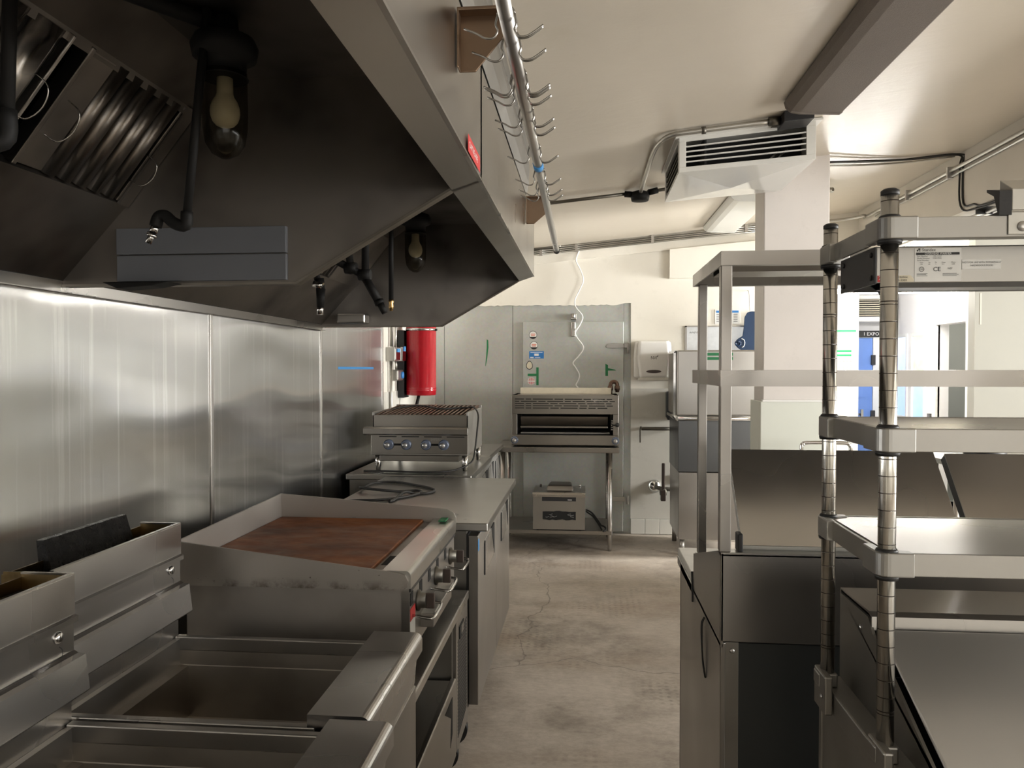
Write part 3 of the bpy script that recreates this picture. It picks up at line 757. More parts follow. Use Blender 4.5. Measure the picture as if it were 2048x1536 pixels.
# charred deflector behind the far fryer's flue
cp = M()
n = 12
for i in range(n):
    a, b = 1.545 + .30 * i / n, 1.545 + .30 * (i + 1) / n
    w0, w1 = .004 * math.sin(i * 2.1), .004 * math.sin((i + 1) * 2.1)
    cp.hexa([(-1.170, a, 1.066), (-1.140 + w0, a, 1.066), (-1.140 + w1, b, 1.066), (-1.170, b, 1.066),
             (-1.176, a, 1.131 + w0 * .3), (-1.160 + w0 * .5, a, 1.131 + w0 * .3), (-1.160 + w1 * .5, b, 1.131 + w1 * .3), (-1.176, b, 1.131 + w1 * .3)])
for i in range(26):
    y = 1.46 + .42 * random.random(); x = -1.15 + .075 * random.random(); r = .006 + .008 * random.random()
    cp.lathe([(r, 1.062), (r * .8, 1.062 + r * .6), (r * .3, 1.062 + r)], (x, y, 0), n=7)
cp.build('flue_deflector', MT['char'], fa, label='black carbon-crusted flue plate')

# --- griddle
t = thing('griddle', 'wide steel griddle with a rust-brown plate and high side splashes', 'griddle', (-.8, 2.42, .65))
GX, GF = -1.14, -.49
M().box(-1.125, -.500, 2.072, 2.775, .71, .935).build('body', MT['steel_matte'], t, .003)
sp = [(GX, .895), (-.492, .897), (-.482, .905), (-.478, .922), (-.486, .938), (-.505, .945), (GX, 1.018)]
M().prism(sp, 'y', 2.044, 2.051).build('side_splash', MT['splash'], t)
sp2 = [(GX, .895), (-.492, .897), (-.474, .905), (-.470, .95), (-.480, .972), (-.505, .985), (GX, 1.032)]
M().prism(sp2, 'y', 2.785, 2.792).build('side_splash', MT['splash'], t)
M().prism([(2.044, .895), (2.792, .895), (2.792, 1.032), (2.044, 1.018)], 'x', GX, GX + .006).build('back_splash', MT['splash'], t)
M().box(GX + .006, -.592, 2.058, 2.784, .925, .946).build('hot_plate', MT['rust'], t, .004, label='rust-brown griddle plate')
M().box(-.592, -.552, 2.058, 2.784, .925, .934).build('grease_trough', MT['steel_grid'], t)
M().box(-.585, -.560, 2.16, 2.27, .9335, .9352).build('drain_slot', MT['void'], t)
M().prism([(-.552, .928), (-.552, .949)] + [(-.488 + .016 * math.sin(q), .933 + .016 * math.cos(q)) for q in [PI / 2 * k / 6 for k in range(7)]] + [(-.472, .900), (-.49, .898), (-.495, .928)], 'y', 2.0515, 2.7848).build('front_ledge', MT['steel_top'], t)
M().prism([(-.50, .712), (-.478, .712), (-.478, .897), (-.50, .90)], 'y', 2.062, 2.780).build('control_panel', MT['steel_side'], t)
M().box(-.479, -.474, 2.06, 2.783, .888, .897).build('ledge_shade_strip', MT['dark_gap'], t)  # black strip painted in as the shade under the ledge
hs = M()
for y in (2.085, 2.205, 2.33, 2.46, 2.60):
    hs.box(-.4795, -.4765, y - .017, y + .017, .847, .882)
hs.build('vent_holes', MT['void'], t, .0)
for y in (2.165, 2.43, 2.69):
    k = M().lathe([(.030, 0), (.030, .006), (.022, .010), (.021, .026)], (-.478, y, .835), 'x').build('burner_knob', MT['conduit_dark'], t)
    M().box(-.454, -.428, y - .006, y + .006, .813, .857).build('grip', MT['knobdark'], k, .003)
    M().tube([(-.478, y - .075, .815), (-.430, y - .075, .808), (-.418, y - .065, .808), (-.416, y, .808), (-.418, y + .05, .809), (-.430, y + .06, .812), (-.478, y + .06, .815)], .0045, 8, 4).build('knob_guard', MT['chrome'], t)
M().box(-.49, -.438, 2.20, 2.50, .745, .785).box(-.438, -.432, 2.195, 2.505, .775, .795).build('grease_drawer', MT['steel_side'], t, .003)
rl = M().box(-.4785, -.4765, 2.064, 2.125, .74, .835).build('rating_label', MT['paper'], t)
M().box(-.4775, -.4762, 2.064, 2.125, .805, .838).build('warning_band', MT['redl'], rl)
for x in (-1.06, -.56):
    for y in (2.12, 2.72):
        M().cyl((x, y, .649), (x, y, .712), .019).build('leg', MT['steel_dull'], t)
q = M().box(-.522, -.496, 2.705, 2.765, .9535, .957); tag(q.build('tape_scrap', MT['greentape']), 'small scrap of green tape on the far front corner of the griddle', 'tape')

# --- refrigerated chef base under the griddle
t = thing('chef_base', 'low stainless refrigerated base under the griddle, upper drawer missing', 'refrigerated counter', (-.8, 2.44, 0))
M().box(-1.14, -.443, 1.96, 2.915, .617, .65).build('top', MT['steel_top'], t, .004)
b = M()
b.box(-1.12, -.46, 1.965, 1.985, .13, .617).box(-1.12, -.46, 2.625, 2.645, .13, .617).box(-1.12, -.475, 2.89, 2.91, .13, .617)
b.box(-1.12, -1.10, 1.965, 2.91, .13, .617).box(-1.12, -.46, 1.965, 2.91, .13, .15).build('cabinet', MT['steel_dull'], t)
M().box(-1.09, -.62, 1.99, 2.62, .15, .16).box(-.70, -.69, 1.99, 2.62, .16, .43).build('liner', MT['void'], t)
M().box(-.60, -.585, 1.99, 2.62, .44, .465).build('drawer_rail', MT['steel'], t)
M().box(-.60, -.57, 2.595, 2.622, .42, .60).build('drawer_slide', MT['steel_z'], t)
d = M().box(-.463, -.443, 1.972, 2.618, .155, .428).build('drawer_front', MT['steel_side'], t, .004)
M().box(-.62, -.463, 1.985, 2.610, .405, .420).build('drawer_pan', MT['steel_top'], d)
M().prism([(2.40, .395), (2.54, .395), (2.54, .27), (2.50, .24), (2.52, .33)], 'x', -.4435, -.4420).build('handle_recess', MT['void'], d)
g = M().box(-.463, -.447, 2.645, 2.905, .15, .617).build('machine_cover', MT['steel_side'], t, .003)
lv = M()
for k in range(28):
    z = .19 + k * .0125
    lv.prism([(2.675, z), (2.875, z + .028), (2.875, z + .033), (2.675, z + .005)], 'x', -.4475, -.4460)
lv.build('louvres', MT['void'], g)
M().box(-.4475, -.444, 2.70, 2.80, .535, .578).box(-.444, -.4435, 2.70, 2.715, .535, .578).build('switch_cover', MT['void'], g)
M().box(-.4455, -.4425, 2.735, 2.785, .542, .572).build('switch', MT['steel_side'], g)
for x in (-1.05, -.52):
    for y in (2.05, 2.83):
        M().cyl((x - .0, y - .012, .05), (x, y + .012, .05), .05).box(x - .03, x + .03, y - .02, y + .02, .09, .131).build('caster', MT['black'], t)

# --- worktop refrigerators
def worktop(y0, y1, x0, x1, zt, label, lip=.032, splash=0, hand=True):
    t = thing('worktop_fridge', label, 'refrigerated counter', ((x0 + x1) / 2, (y0 + y1) / 2, 0), 'worktop refrigerators along the left wall')
    M().box(x0, x1, y0, y1, zt - lip, zt).build('worktop', MT['steel_top'], t, .005, 3)
    M().box(x0 + .02, x1 - .085, y0 + .012, y1 - .012, .17, zt - lip).build('cabinet', MT['steel_dull'], t)
    M().box(x1 - .085, x1 - .078, y0 + .008, y1 - .008, .175, zt - lip - .012).build('door_gasket', MT['dark_gap'], t)
    ym = (y0 + y1) / 2
    for k, (a, b) in enumerate(((y0 + .006, ym - .003), (ym + .003, y1 - .006))):
        d = M().box(x1 - .078, x1 - .038, a, b, .185, zt - lip - .018).build('door', MT['steel_side'], t, .004)
        xx = x1 - .038
        ha, hb = (a + .19, a + .50) if k == 0 else (a + .20, a + .50)
        M().prism([(ha, zt - .11), (hb, zt - .095), (hb, zt - .235), (ha, zt - .25)], 'x', xx - .001, xx + .004).build('handle_plate', MT['steel_z'], d, .001)
        M().prism([(hb - .10, zt - .099), (hb, zt - .095), (hb, zt - .235)], 'x', xx, xx + .0055).build('handle_recess', MT['void'], d)
        M().prism([(ha - .012, zt - .12), (ha, zt - .11), (ha, zt - .25), (ha - .012, zt - .25)], 'x', xx - .001, xx + .0045).build('handle_slot', MT['void'], d)
    for x in (x0 + .07, x1 - .15):
        for y in (y0 + .07, y1 - .07):
            M().cyl((x, y - .015, .06), (x, y + .015, .06), .06).box(x - .03, x + .03, y - .02, y + .02, .10, .171).build('caster', MT['black'], t)
    return t
w1 = worktop(2.95, 4.19, -1.11, -.375, .90, 'worktop refrigerator beside the griddle with a coiled black cord on it')
M().box(-.4135, -.4125, 2.957, 2.985, .79, .835).build('door_sticker', MT['bluetape'], [c for c in w1.children if c.name.startswith('door') and 'gasket' not in c.name][0])
worktop(4.27, 5.225, -1.36, -.635, .90, 'worktop refrigerator carrying the charbroiler')
worktop(5.25, 6.13, -1.36, -.652, .90, 'farthest worktop refrigerator, behind the charbroiler by the wall')
cord = [(-1.10, 3.33), (-1.02, 3.375), (-.94, 3.39), (-.87, 3.44), (-.80, 3.55), (-.785, 3.64), (-.82, 3.68), (-.90, 3.645), (-1.0, 3.61), (-1.09, 3.66), (-1.145, 3.75),
        (-1.13, 3.87), (-1.06, 3.935), (-.96, 3.93), (-.86, 3.85), (-.775, 3.77), (-.73, 3.69), (-.745, 3.62), (-.80, 3.59), (-.845, 3.55), (-.86, 3.43), (-.87, 3.36)]
cord = [(max(x, -1.10), y) for x, y in cord]
q = M().tube([(x, y, .9075 + (.013 if i in (8, 9, 19) else 0)) for i, (x, y) in enumerate(cord)], .0065, 8, 5)
tag(q.build('power_cord', MT['rubber']), 'thick black cord looped on the near worktop refrigerator', 'cord')

# --- charbroiler
t = thing('charbroiler', 'countertop gas charbroiler with four blue-grey knobs and brown grates', 'charbroiler', (-.97, 4.77, .90))
x0, x1, y0, y1 = -1.262, -.684, 4.45, 5.08
M().box(x0, x1, y0 + .01, y1, .99, 1.155).box(x0, x0 + .012, y0 + .03, y1, 1.15, 1.245).box(x1 - .012, x1, y0 + .03, y1, 1.15, 1.245).box(x0, x1, y1 - .012, y1, 1.15, 1.262).build('body', MT['steel_dull'], t, .003)
M().box(x0, x1, y0 + .03, y0 + .04, 1.15, 1.228).build('splash_guard', MT['steel_mid'], t, .003)
M().strip([(y0 + .03, 1.152), (y0 - .045, 1.156), (y0 - .055, 1.15), (y0 - .055, 1.122), (y0 - .045, 1.118), (y0, 1.118)], 'x', x0 - .03, x1 + .006, -.004).build('front_rail', MT['steel_mid'], t)
pn = M().box(x0, x1, y0, y0 + .01, 1.0, 1.118).build('control_panel', MT['steel_mid'], t, .002)
sl = M()
for k in range(4):
    sl.box(x0 + .05 + k * .135, x0 + .155 + k * .135, y0 - .001, y0 + .002, 1.098, 1.103)
sl.box(x0 + .12, x0 + .20, y0 - .001, y0 + .002, 1.048, 1.06).box(x0 + .345, x0 + .42, y0 - .001, y0 + .002, 1.048, 1.06)
sl.build('vent_slots', MT['void'], pn)
M().text('IMPERIAL', .021, (x0 + .36, y0 - .002, 1.078), wx=.95).build('lettering', MT['knobcap'], pn)
for x in (x0 + .108, x0 + .214, x0 + .332, x0 + .438):
    k = M().lathe([(.031, 0), (.031, -.010), (.024, -.016)], (x, y0, 1.054), 'y').build('burner_knob', MT['knob'], t)
    M().lathe([(.015, -.012), (.016, -.03), (.012, -.036), (.001, -.037)], (x - .004, y0, 1.052), 'y').build('knob_cap', MT['knobcap'], k)
M().box(x0 + .05, x1 - .05, y0 + .005, y0 + .30, .955, .990).build('drip_tray', MT['steel_mid'], t, .003)
gr = M()
for k in range(20):
    x = x0 + .022 + k * .0277
    gr.prism([(y0 + .05, 1.215), (y1 - .02, 1.245), (y1 - .02, 1.262), (y0 + .05, 1.232)], 'x', x, x + .012)
for y in (y0 + .12, y0 + .33, y0 + .54):
    gr.box(x0 + .014, x1 - .014, y, y + .012, 1.205, 1.222)
gr.build('grate', MT['ratty'], t, .002)
M().box(x0 + .013, x1 - .013, y0 + .045, y1 - .015, 1.156, 1.165).build('burner_box', MT['void'], t)
for x in (x0 + .035, x1 - .02):
    for y in (y0 + .03, y1 - .04):
        M().lathe([(.017, .092), (.018, .025), (.014, .02), (.014, 0)], (x, y, .9005)).build('leg', MT['chrome'], t)
cb = [(-1.22, 4.62, 1.236), (-1.19, 4.80, 1.252), (-1.10, 4.90, 1.262), (-1.0, 4.86, 1.259), (-.90, 4.74, 1.251), (-.80, 4.80, 1.254), (-.73, 4.80, 1.256), (-.690, 4.74, 1.262), (-.650, 4.66, 1.22), (-.648, 4.60, 1.13),
      (-.655, 4.56, 1.02), (-.668, 4.50, .95), (-.75, 4.42, .912), (-.85, 4.36, .9065), (-1.0, 4.35, .9065), (-1.15, 4.37, .9065), (-1.28, 4.36, .9065)]
tag(M().tube(cb, .0052, 8, 5).build('power_cord', MT['rubber']), 'thin black cable draped over the charbroiler and under its front', 'cord')

# --- stuck on and fixed to the left wall
tag(M().box(-1.3945, -1.393, 4.25, 4.98, 1.498, 1.513).build('tape_strip', MT['bluetape']), 'blue tape strip on the far stainless wall sheet', 'tape')
t = thing('suppression_tank', 'bright red cylinder with a steel band hung on the left wall', 'tank', (-1.23, 5.72, 1.3))
M().lathe([(.10, 1.302), (.112, 1.306), (.113, 1.335), (.116, 1.34), (.113, 1.345), (.113, 1.352), (.116, 1.357), (.113, 1.362), (.113, 1.90), (.09, 1.96), (.03, 1.98)], (-1.232, 5.72, 0), n=40).build('cylinder', MT['red'], t)
M().lathe([(.1145, 1.785), (.1165, 1.785), (.1165, 1.803), (.1145, 1.803)], (-1.232, 5.72, 0), n=40, caps=False).build('band', MT['chrome'], t)
M().cyl((-1.118, 5.70, 1.794), (-1.105, 5.70, 1.794), .008).build('band_bolt', MT['black'], t)
M().box(XL + .009, -1.345, 5.635, 5.80, 1.285, 1.79).build('mounting_plate', MT['black'], t, .003)
M().tube([(-1.25, 5.72, 1.303), (-1.27, 5.70, 1.20), (-1.29, 5.69, .95)], .012, 10).build('outlet_pipe', MT['pipe'], t)
t = thing('electrical_conduit', 'grey conduit with switch boxes on the white left wall beside the red cylinder', 'conduit', (-1.37, 5.4, 1.2))
M().tube([(-1.378, 5.40, 2.1), (-1.378, 5.40, 1.66)], .013, 10).tube([(-1.378, 5.52, 2.1), (-1.378, 5.52, 1.75), (-1.378, 5.50, 1.66)], .009, 10).tube([(-1.378, 5.38, 1.56), (-1.378, 5.38, .95)], .011, 10).tube([(-1.378, 5.52, 1.56), (-1.378, 5.54, 1.49)], .009, 10).build('tube', MT['conduit'], t)
M().box(XL + .001, -1.335, 5.32, 5.62, 1.555, 1.655).build('switch_box', MT['conduit'], t, .004)
M().box(-1.335, -1.327, 5.33, 5.46, 1.565, 1.645).box(-1.335, -1.320, 5.49, 5.60, 1.56, 1.66).build('switch_cover', MT['chrome'], t, .002)
M().box(-1.327, -1.322, 5.36, 5.43, 1.62, 1.645).box(-1.320, -1.315, 5.53, 5.57, 1.63, 1.665).build('tape_tag', MT['bluetape'], t)
M().box(XL + .001, -1.34, 5.43, 5.61, 1.415, 1.495).build('outlet_box', MT['conduit'], t, .01)
M().lathe([(.026, 0), (.024, .012), (.001, .014)], (-1.34, 5.55, 1.455), 'x').build('outlet_cover', MT['blueprint'], t)
# ================================================================== BACK OF THE ROOM
# --- cold room door (setting) with its fittings and stickers
d = struct('door_1', MT['galv'], M().box(-.562, .346, 6.995, 7.058, .03, 1.928), bevel=.004)
DY = 6.995
hg = M().prism([(.185, 1.70), (.20, 1.725), (.25, 1.733), (.36, 1.725), (.36, 1.692), (.25, 1.686), (.20, 1.69)], 'y', DY - .012, DY)
hg.cyl((.385, DY - .012, 1.64), (.385, DY - .012, 1.735), .011).box(.35, .40, DY - .02, 7.06, 1.69, 1.73).build('hinge', MT['steel_dull'], d, .002)
M().prism([(.185, .33), (.20, .345), (.36, .345), (.36, .305), (.20, .305)], 'y', DY - .012, DY).cyl((.385, DY - .012, .28), (.385, DY - .012, .36), .011).build('hinge', MT['conduit'], d, .002)
M().box(-.125, -.085, DY - .028, DY, 1.79, 1.925).build('door_closer', MT['chrome'], d, .006)
M().box(-.128, -.078, DY - .034, 7.06, 1.945, 2.0).cyl((-.103, DY - .034, 1.96), (-.103, DY - .034, 2.0), .016).build('closer_bracket', MT['steel_dull'], d, .004)
def disc(c, r, y, m, name, par, n=28, ry=None):
    return M().prism([(c[0] + r * math.cos(2 * PI * k / n), c[1] + (ry or r) * math.sin(2 * PI * k / n)) for k in range(n)], 'y', y - .0008, y).build(name, m, par)
for c in ((-.472, 1.81), (-.463, 1.715)):
    s_ = disc(c, .037, DY, MT['ink'], 'sticker', d)
    disc((c[0], c[1]), .033, DY - .0009, MT['paper'], 'disc', s_)
    seg = [(c[0] + .033 * math.cos(a), c[1] + .033 * math.sin(a)) for a in [PI * (1.17 + .66 * k / 12) for k in range(13)]] + [(c[0], c[1] - .017)]
    M().prism(seg, 'y', DY - .0022, DY - .0017).build('band', MT['ink'], s_)
    M().box(c[0] - .020, c[0] + .022, DY - .0022, DY - .0017, c[1] + .002, c[1] + .012).box(c[0] - .018, c[0] + .018, DY - .0022, DY - .0017, c[1] - .010, c[1] - .001).build('print', MT['peach'], s_)
s_ = M().box(-.507, -.373, DY - .001, DY, 1.595, 1.662).build('sticker', MT['blueprint'], d, label='blue rectangular sticker')
M().box(-.495, -.385, DY - .0018, DY - .001, 1.650, 1.654).box(-.46, -.42, DY - .0018, DY - .001, 1.620, 1.640).box(-.498, -.466, DY - .0018, DY - .001, 1.600, 1.609).box(-.455, -.405, DY - .0018, DY - .001, 1.602, 1.606).build('print', MT['whiteink'], s_)
egg = [(-.504 + (.030 - .006 * math.sin(a)) * math.cos(a), 1.535 + .040 * math.sin(a)) for a in [2 * PI * k / 24 for k in range(24)]]
s_ = M().prism(egg, 'y', DY - .001, DY).build('sticker', MT['ink'], d, label='small egg-shaped sticker')
M().prism([(-.504 + (p[0] + .504) * .82, 1.535 + (p[1] - 1.535) * .84) for p in egg], 'y', DY - .0016, DY - .001).build('face', MT['cream'], s_)
s_ = disc((-.487, 1.39), .034, DY, MT['paper'], 'sticker', d)
st = M()
for k in range(7):
    x = -.487 - .027 + k * .009
    h = math.sqrt(max(0, .031 ** 2 - (x + .487) ** 2))
    st.box(x - .002, x + .002, DY - .0016, DY - .0008, 1.39 - h, 1.39 - .006).box(x - .002, x + .002, DY - .0016, DY - .0008, 1.39 + .004, 1.39 + h)
st.build('stripes', MT['redl'], s_)
M().box(-.442, -.420, DY - .001, DY, 1.352, 1.515).box(-.520, -.420, DY - .0014, DY, 1.434, 1.457).build('tape', MT['greentape'], d, label='green tape cross')
M().prism([(.183, 1.437), (.207, 1.437), (.207, 1.535), (.183, 1.548)], 'y', DY - .001, DY).prism([(.207, 1.485), (.280, 1.486), (.270, 1.494), (.207, 1.508)], 'y', DY - .001, DY).build('tape', MT['greentape'], d, label='green tape shaped like a sideways T')
q = M().prism([(-.905, 1.775), (-.890, 1.765), (-.888, 1.70), (-.900, 1.60), (-.914, 1.525), (-.918, 1.53), (-.910, 1.62), (-.905, 1.70)], 'y', 7.0585, 7.0598)
tag(q.build('tape_strip', MT['greentape']), 'curved green tape strip on the grey panel left of the cold room door', 'tape')
cable = [(-.047, 7.022, 2.592), (-.083, 7.0, 2.486), (-.045, 7.0, 2.40), (-.017, 7.0, 2.305), (-.046, 7.0, 2.225), (-.091, 7.0, 2.13), (-.085, 6.97, 2.06), (-.023, 6.96, 1.975), (-.046, 6.955, 1.90),
         (-.088, 6.95, 1.83), (-.070, 6.955, 1.78), (-.014, 6.96, 1.695), (-.054, 6.965, 1.62), (-.106, 6.97, 1.559), (-.085, 6.97, 1.515), (-.050, 6.97, 1.45), (-.062, 6.97, 1.395), (-.080, 6.97, 1.36), (-.067, 6.965, 1.33)]
t = thing('hanging_cable', 'thin white wavy cable hanging down in front of the cold room door', 'cable', cable[0])
M().tube(cable, .0055, 8, 5).build('cable', MT['trimw'], t)
M().tube([(-.070, 6.968, 1.345), (-.062, 6.966, 1.325), (-.060, 6.966, 1.315)], [.006, .009, .007], 8).build('plug', MT['trimw'], t)
tag(M().box(-1.178, -1.125, 7.04, 7.0595, 2.01, 2.05).build('junction_plate', MT['trimw']), 'small white plate on the grey panel close under the far hood', 'plate')

# --- salamander on a work table
t = thing('work_table', 'stainless work table with round legs and low shelf before the cold room door', 'table', (-.23, 6.63, 0))
TX0, TX1, TY0, TY1 = -.74, .280, 6.285, 6.94
M().box(TX0, TX1, TY0, TY1, .815, .858).build('tabletop', MT['steel_mid'], t, .006, 3)
M().box(TX0 + .03, TX1 - .055, TY0 + .05, TY1 - .04, .135, .168).build('shelf', MT['steel_mid'], t, .004)
for x in (TX0 + .06, .205):
    for y in (6.36, 6.87):
        M().lathe([(.021, .815), (.021, .06), (.016, .05), (.018, .02), (.012, 0)], (x, y, 0)).build('leg', MT['steel_z'], t)
t = thing('salamander_broiler', 'wide salamander broiler with slotted front standing on the work table', 'broiler', (-.165, 6.58, .858))
x0, x1, y0, y1 = -.604, .274, 6.345, 6.80
b = M()
b.box(x0, x0 + .045, y0, y1, .872, 1.285).box(x1 - .045, x1, y0, y1, .872, 1.285).box(x0, x1, y1 - .02, y1, .872, 1.285).box(x0, x1, y0 + .01, y1, 1.275, 1.285)
b.build('body', MT['steel_mid'], t, .003)
M().box(x0, x1, y0 - .012, y0 + .012, 1.128, 1.285).build('upper_front', MT['steel_mid'], t, .003)
pn = M().box(x0, x1, y0 - .03, y0 + .01, .872, .955).build('lower_front', MT['steel_mid'], t, .006, 3)
sl = M()
rows = [[.075, .045, .165, .07, .14, .06, .10, .045], [.035, .13, .06, .13, .05, .10, .06, .10, .05], [.075, .045, .13, .06, .14, .06, .14, .045], [.075, .045, .165, .06, .12, .06, .13, .05], [.075, .045, .13, .07, .14, .06, .06, .08]]
for r, row in enumerate(rows):
    x = x0 + .028; z = 1.252 - r * .0185
    for w in row:
        if x + w > x1 - .035: w = x1 - .03 - x
        if w > .01: sl.box(x, x + w, y0 - .0135, y0 - .010, z - .0035, z + .0035)
        x += w + .014
sl.build('vent_slots', MT['void'], [c for c in t.children if c.name.startswith('upper')][0])
M().text('IMPERIAL', .024, (x0 + .655, y0 - .0145, 1.236), wx=1.0).build('lettering', MT['steel_top'], [c for c in t.children if c.name.startswith('upper')][0])
M().box(x0 + .05, x1 - .05, y1 - .06, y1 - .02, .955, 1.27).box(x0 + .045, x1 - .045, y0 + .02, y1 - .03, .95, .957).build('cavity', MT['void'], t)
M().hexa([(x0 + .07, y0 + .09, 1.02), (x1 - .085, y0 + .09, 1.02), (x1 - .085, y0 + .12, 1.02), (x0 + .07, y0 + .12, 1.02), (x0 + .07, y0 + .03, 1.105), (x1 - .085, y0 + .03, 1.105), (x1 - .085, y0 + .06, 1.105), (x0 + .07, y0 + .06, 1.105)]).box(x0 + .07, x1 - .085, y0 + .02, y0 + .08, 1.012, 1.026).build('burner_plate', MT['steel_mid'], t, .003)
M().box(x0 + .07, x1 - .07, y0 + .06, y1 - .07, .962, .972).build('rack', MT['steel_dull'], t)
for x in (x0 + .026, x1 - .026):
    k = M().lathe([(.031, 0), (.031, -.012), (.026, -.018)], (x, y0 - .03, .915), 'y').build('burner_knob', MT['knob'], t)
    M().lathe([(.016, -.014), (.018, -.034), (.012, -.04), (.001, -.041)], (x, y0 - .03, .913), 'y').build('knob_cap', MT['knobcap'], k)
M().tube([(x1 - .06, y0 - .005, 1.04), (x1 - .015, y0 - .035, 1.04)], .004, 8).lathe([(.001, -.02), (.014, -.014), (.018, 0), (.014, .014), (.001, .02)], (x1 - .012, y0 - .045, 1.045), 'y').build('rack_handle', MT['black'], t)
sp_ = M()
for k in range(5): sp_.box(x1 - .058, x1 - .046, y0 - .014, y0 - .011, 1.0 + k * .018, 1.008 + k * .018)
sp_.build('height_notches', MT['chrome'], t)
M().box(x0 + .045, x1 - .05, y1 - .14, y1 - .13, 1.28, 1.338).box(x0 + .045, x1 - .05, y1 - .14, y1 - .03, 1.283, 1.29).build('flue_riser', MT['cream'], t, .003)
M().tube([(x1 - .055, y1 - .10, 1.285), (x1 - .055, y1 - .10, 1.355), (x1 - .045, y1 - .10, 1.383), (x1 - .018, y1 - .10, 1.388), (x1 + .002, y1 - .10, 1.37), (x1 + .004, y1 - .10, 1.30)], .017, 12, 3).lathe([(.022, 0), (.024, .02), (.022, .04)], (x1 + .003, y1 - .10, 1.315)).lathe([(.022, 0), (.024, .02), (.022, .04)], (x1 - .055, y1 - .10, 1.315)).build('gas_elbow', MT['ratty'], t)
for x in (x0 + .03, x1 - .03):
    for y in (y0 + .04, y1 - .04):
        M().cyl((x, y, .8585), (x, y, .873), .016).build('foot', MT['black'], t)
t = thing('vacuum_sealer', 'boxy stainless vacuum sealer with a torn front opening on the table shelf', 'vacuum sealer', (-.21, 6.5, .168))
b = M()
x0, x1, y0, y1, z0, z1 = -.424, .002, 6.30, 6.68, .182, .455
b.box(x0, x1, y0 + .012, y1, z0, z1).build('case', MT['steel'], t, .004)
f = M()
for a, bb, c, dd in ((x0, x1, .33, z1), (x0, x1, z0, .262), (x0, -.342, .262, .33), (-.078, x1, .262, .33)):
    f.box(a, bb, y0, y0 + .013, c, dd)
f.build('front_panel', MT['shelf_alu'], t)
hole = [(-.345 + k * .0272, .326 + random.random() * .01) for k in range(11)] + [(-.073 - k * .0272, .258 + random.random() * .01) for k in range(11)]
M().prism(hole, 'y', y0 - .0012, y0 + .002).build('torn_opening', MT['void'], t)
cr = M()
for k in range(9):
    x = -.33 + random.random() * .22; z = .275 + random.random() * .04
    cr.tube([(x, y0 - .003, z), (x + .015, y0 - .006, z + .012 * (random.random() - .5)), (x + .03, y0 - .003, z + .02 * (random.random() - .5))], .0022, 5, 3)
cr.build('torn_plastic', MT['greyink'], t)
p = M().box(-.350, -.072, y0 - .003, y0 + .001, .416, .456).build('display_strip', MT['dark_gap'], t)
M().box(-.14, -.105, y0 - .0036, y0 - .003, .424, .430).build('lamp_mark', MT['whiteink'], p)
M().strip([(y0 - .02, .452), (y0 - .022, .470), (y0 - .01, .487), (y1, .487)], 'x', x0 - .004, x1 + .002, -.02).build('lid', MT['steel'], t, .004)
M().hexa([(-.32, y0 + .06, .488), (-.09, y0 + .06, .488), (-.11, y1 - .05, .488), (-.30, y1 - .05, .488), (-.31, y0 + .09, .535), (-.10, y0 + .09, .535), (-.115, y1 - .08, .535), (-.295, y1 - .08, .535)]).build('lid_window', MT['steel_dull'], t, .015, 3)
for x in (x0 + .035, x1 - .055):
    M().box(x, x + .02, y1 - .05, y1 - .02, .487, .505).build('lid_hinge', MT['chrome'], t, .004)
for x in (x0 + .04, x1 - .04):
    for y in (y0 + .04, y1 - .04):
        M().cyl((x, y, .1685), (x, y, .183), .015).build('foot', MT['black'], t)
tag(M().tube([(.012, 6.62, .29), (.06, 6.56, .275), (.11, 6.48, .225), (.135, 6.42, .20), (.155, 6.38, .2), (.172, 6.345, .192), (.168, 6.325, .175), (.15, 6.31, .172)], .0075, 8, 4).tube([(.012, 6.62, .275), (.07, 6.53, .25), (.12, 6.44, .195), (.14, 6.36, .175)], .0065, 8, 4).build('power_cord', MT['rubber']), 'black cord beside the vacuum sealer on the low shelf', 'cord')

# --- right of the cold room: dispenser, pipes, dish machine
t = thing('towel_dispenser', 'white paper towel dispenser on the wall right of the cold room door', 'dispenser', (.60, 6.94, 1.39))
bx = [(.437, 1.42), (.434, 1.60), (.445, 1.735), (.475, 1.752), (.735, 1.752), (.76, 1.735), (.768, 1.60), (.755, 1.42)]
M().prism(bx, 'y', 6.93, 7.0335).build('back_shell', MT['white2'], t, .015, 3)
fr = [(.480, 1.42), (.462, 1.60), (.468, 1.735), (.49, 1.748), (.715, 1.748), (.738, 1.735), (.742, 1.60), (.722, 1.42)]
M().prism(fr, 'y', 6.85, 6.935).build('cover', MT['white2'], t, .025, 4)
M().prism([(.47, 1.395), (.735, 1.395), (.742, 1.425), (.470, 1.425)], 'y', 6.855, 7.03).build('paper_slot', MT['frp'], t, .006)
M().prism([(.602 + .066 * math.cos(2 * PI * k / 24), 1.478 + .014 * math.sin(2 * PI * k / 24)) for k in range(24)], 'y', 6.848, 6.851).build('level_window', MT['knobdark'], t)
M().text('NVI', .042, (.575, 6.8492, 1.585), wx=.8).prism([(.628, 1.605), (.636, 1.605), (.640, 1.622), (.635, 1.620)], 'y', 6.8485, 6.8495).build('lettering', MT['ink'], t)
t = thing('soap_dispenser', 'black soap dispenser on the wall beside the dish machine', 'dispenser', (.77, 6.99, 1.05))
M().box(  .722, .83, 6.94, 7.0335, 1.06, 1.30).build('body', MT['soap'], t, .015, 3)
M().box(.735, .82, 6.935, 7.03, 1.045, 1.062).build('push_bar', MT['black'], t, .004)
t = thing('water_pipe', 'short grey pipe on the lower wall left of the dish machine', 'pipe', (.6, 6.97, .97))
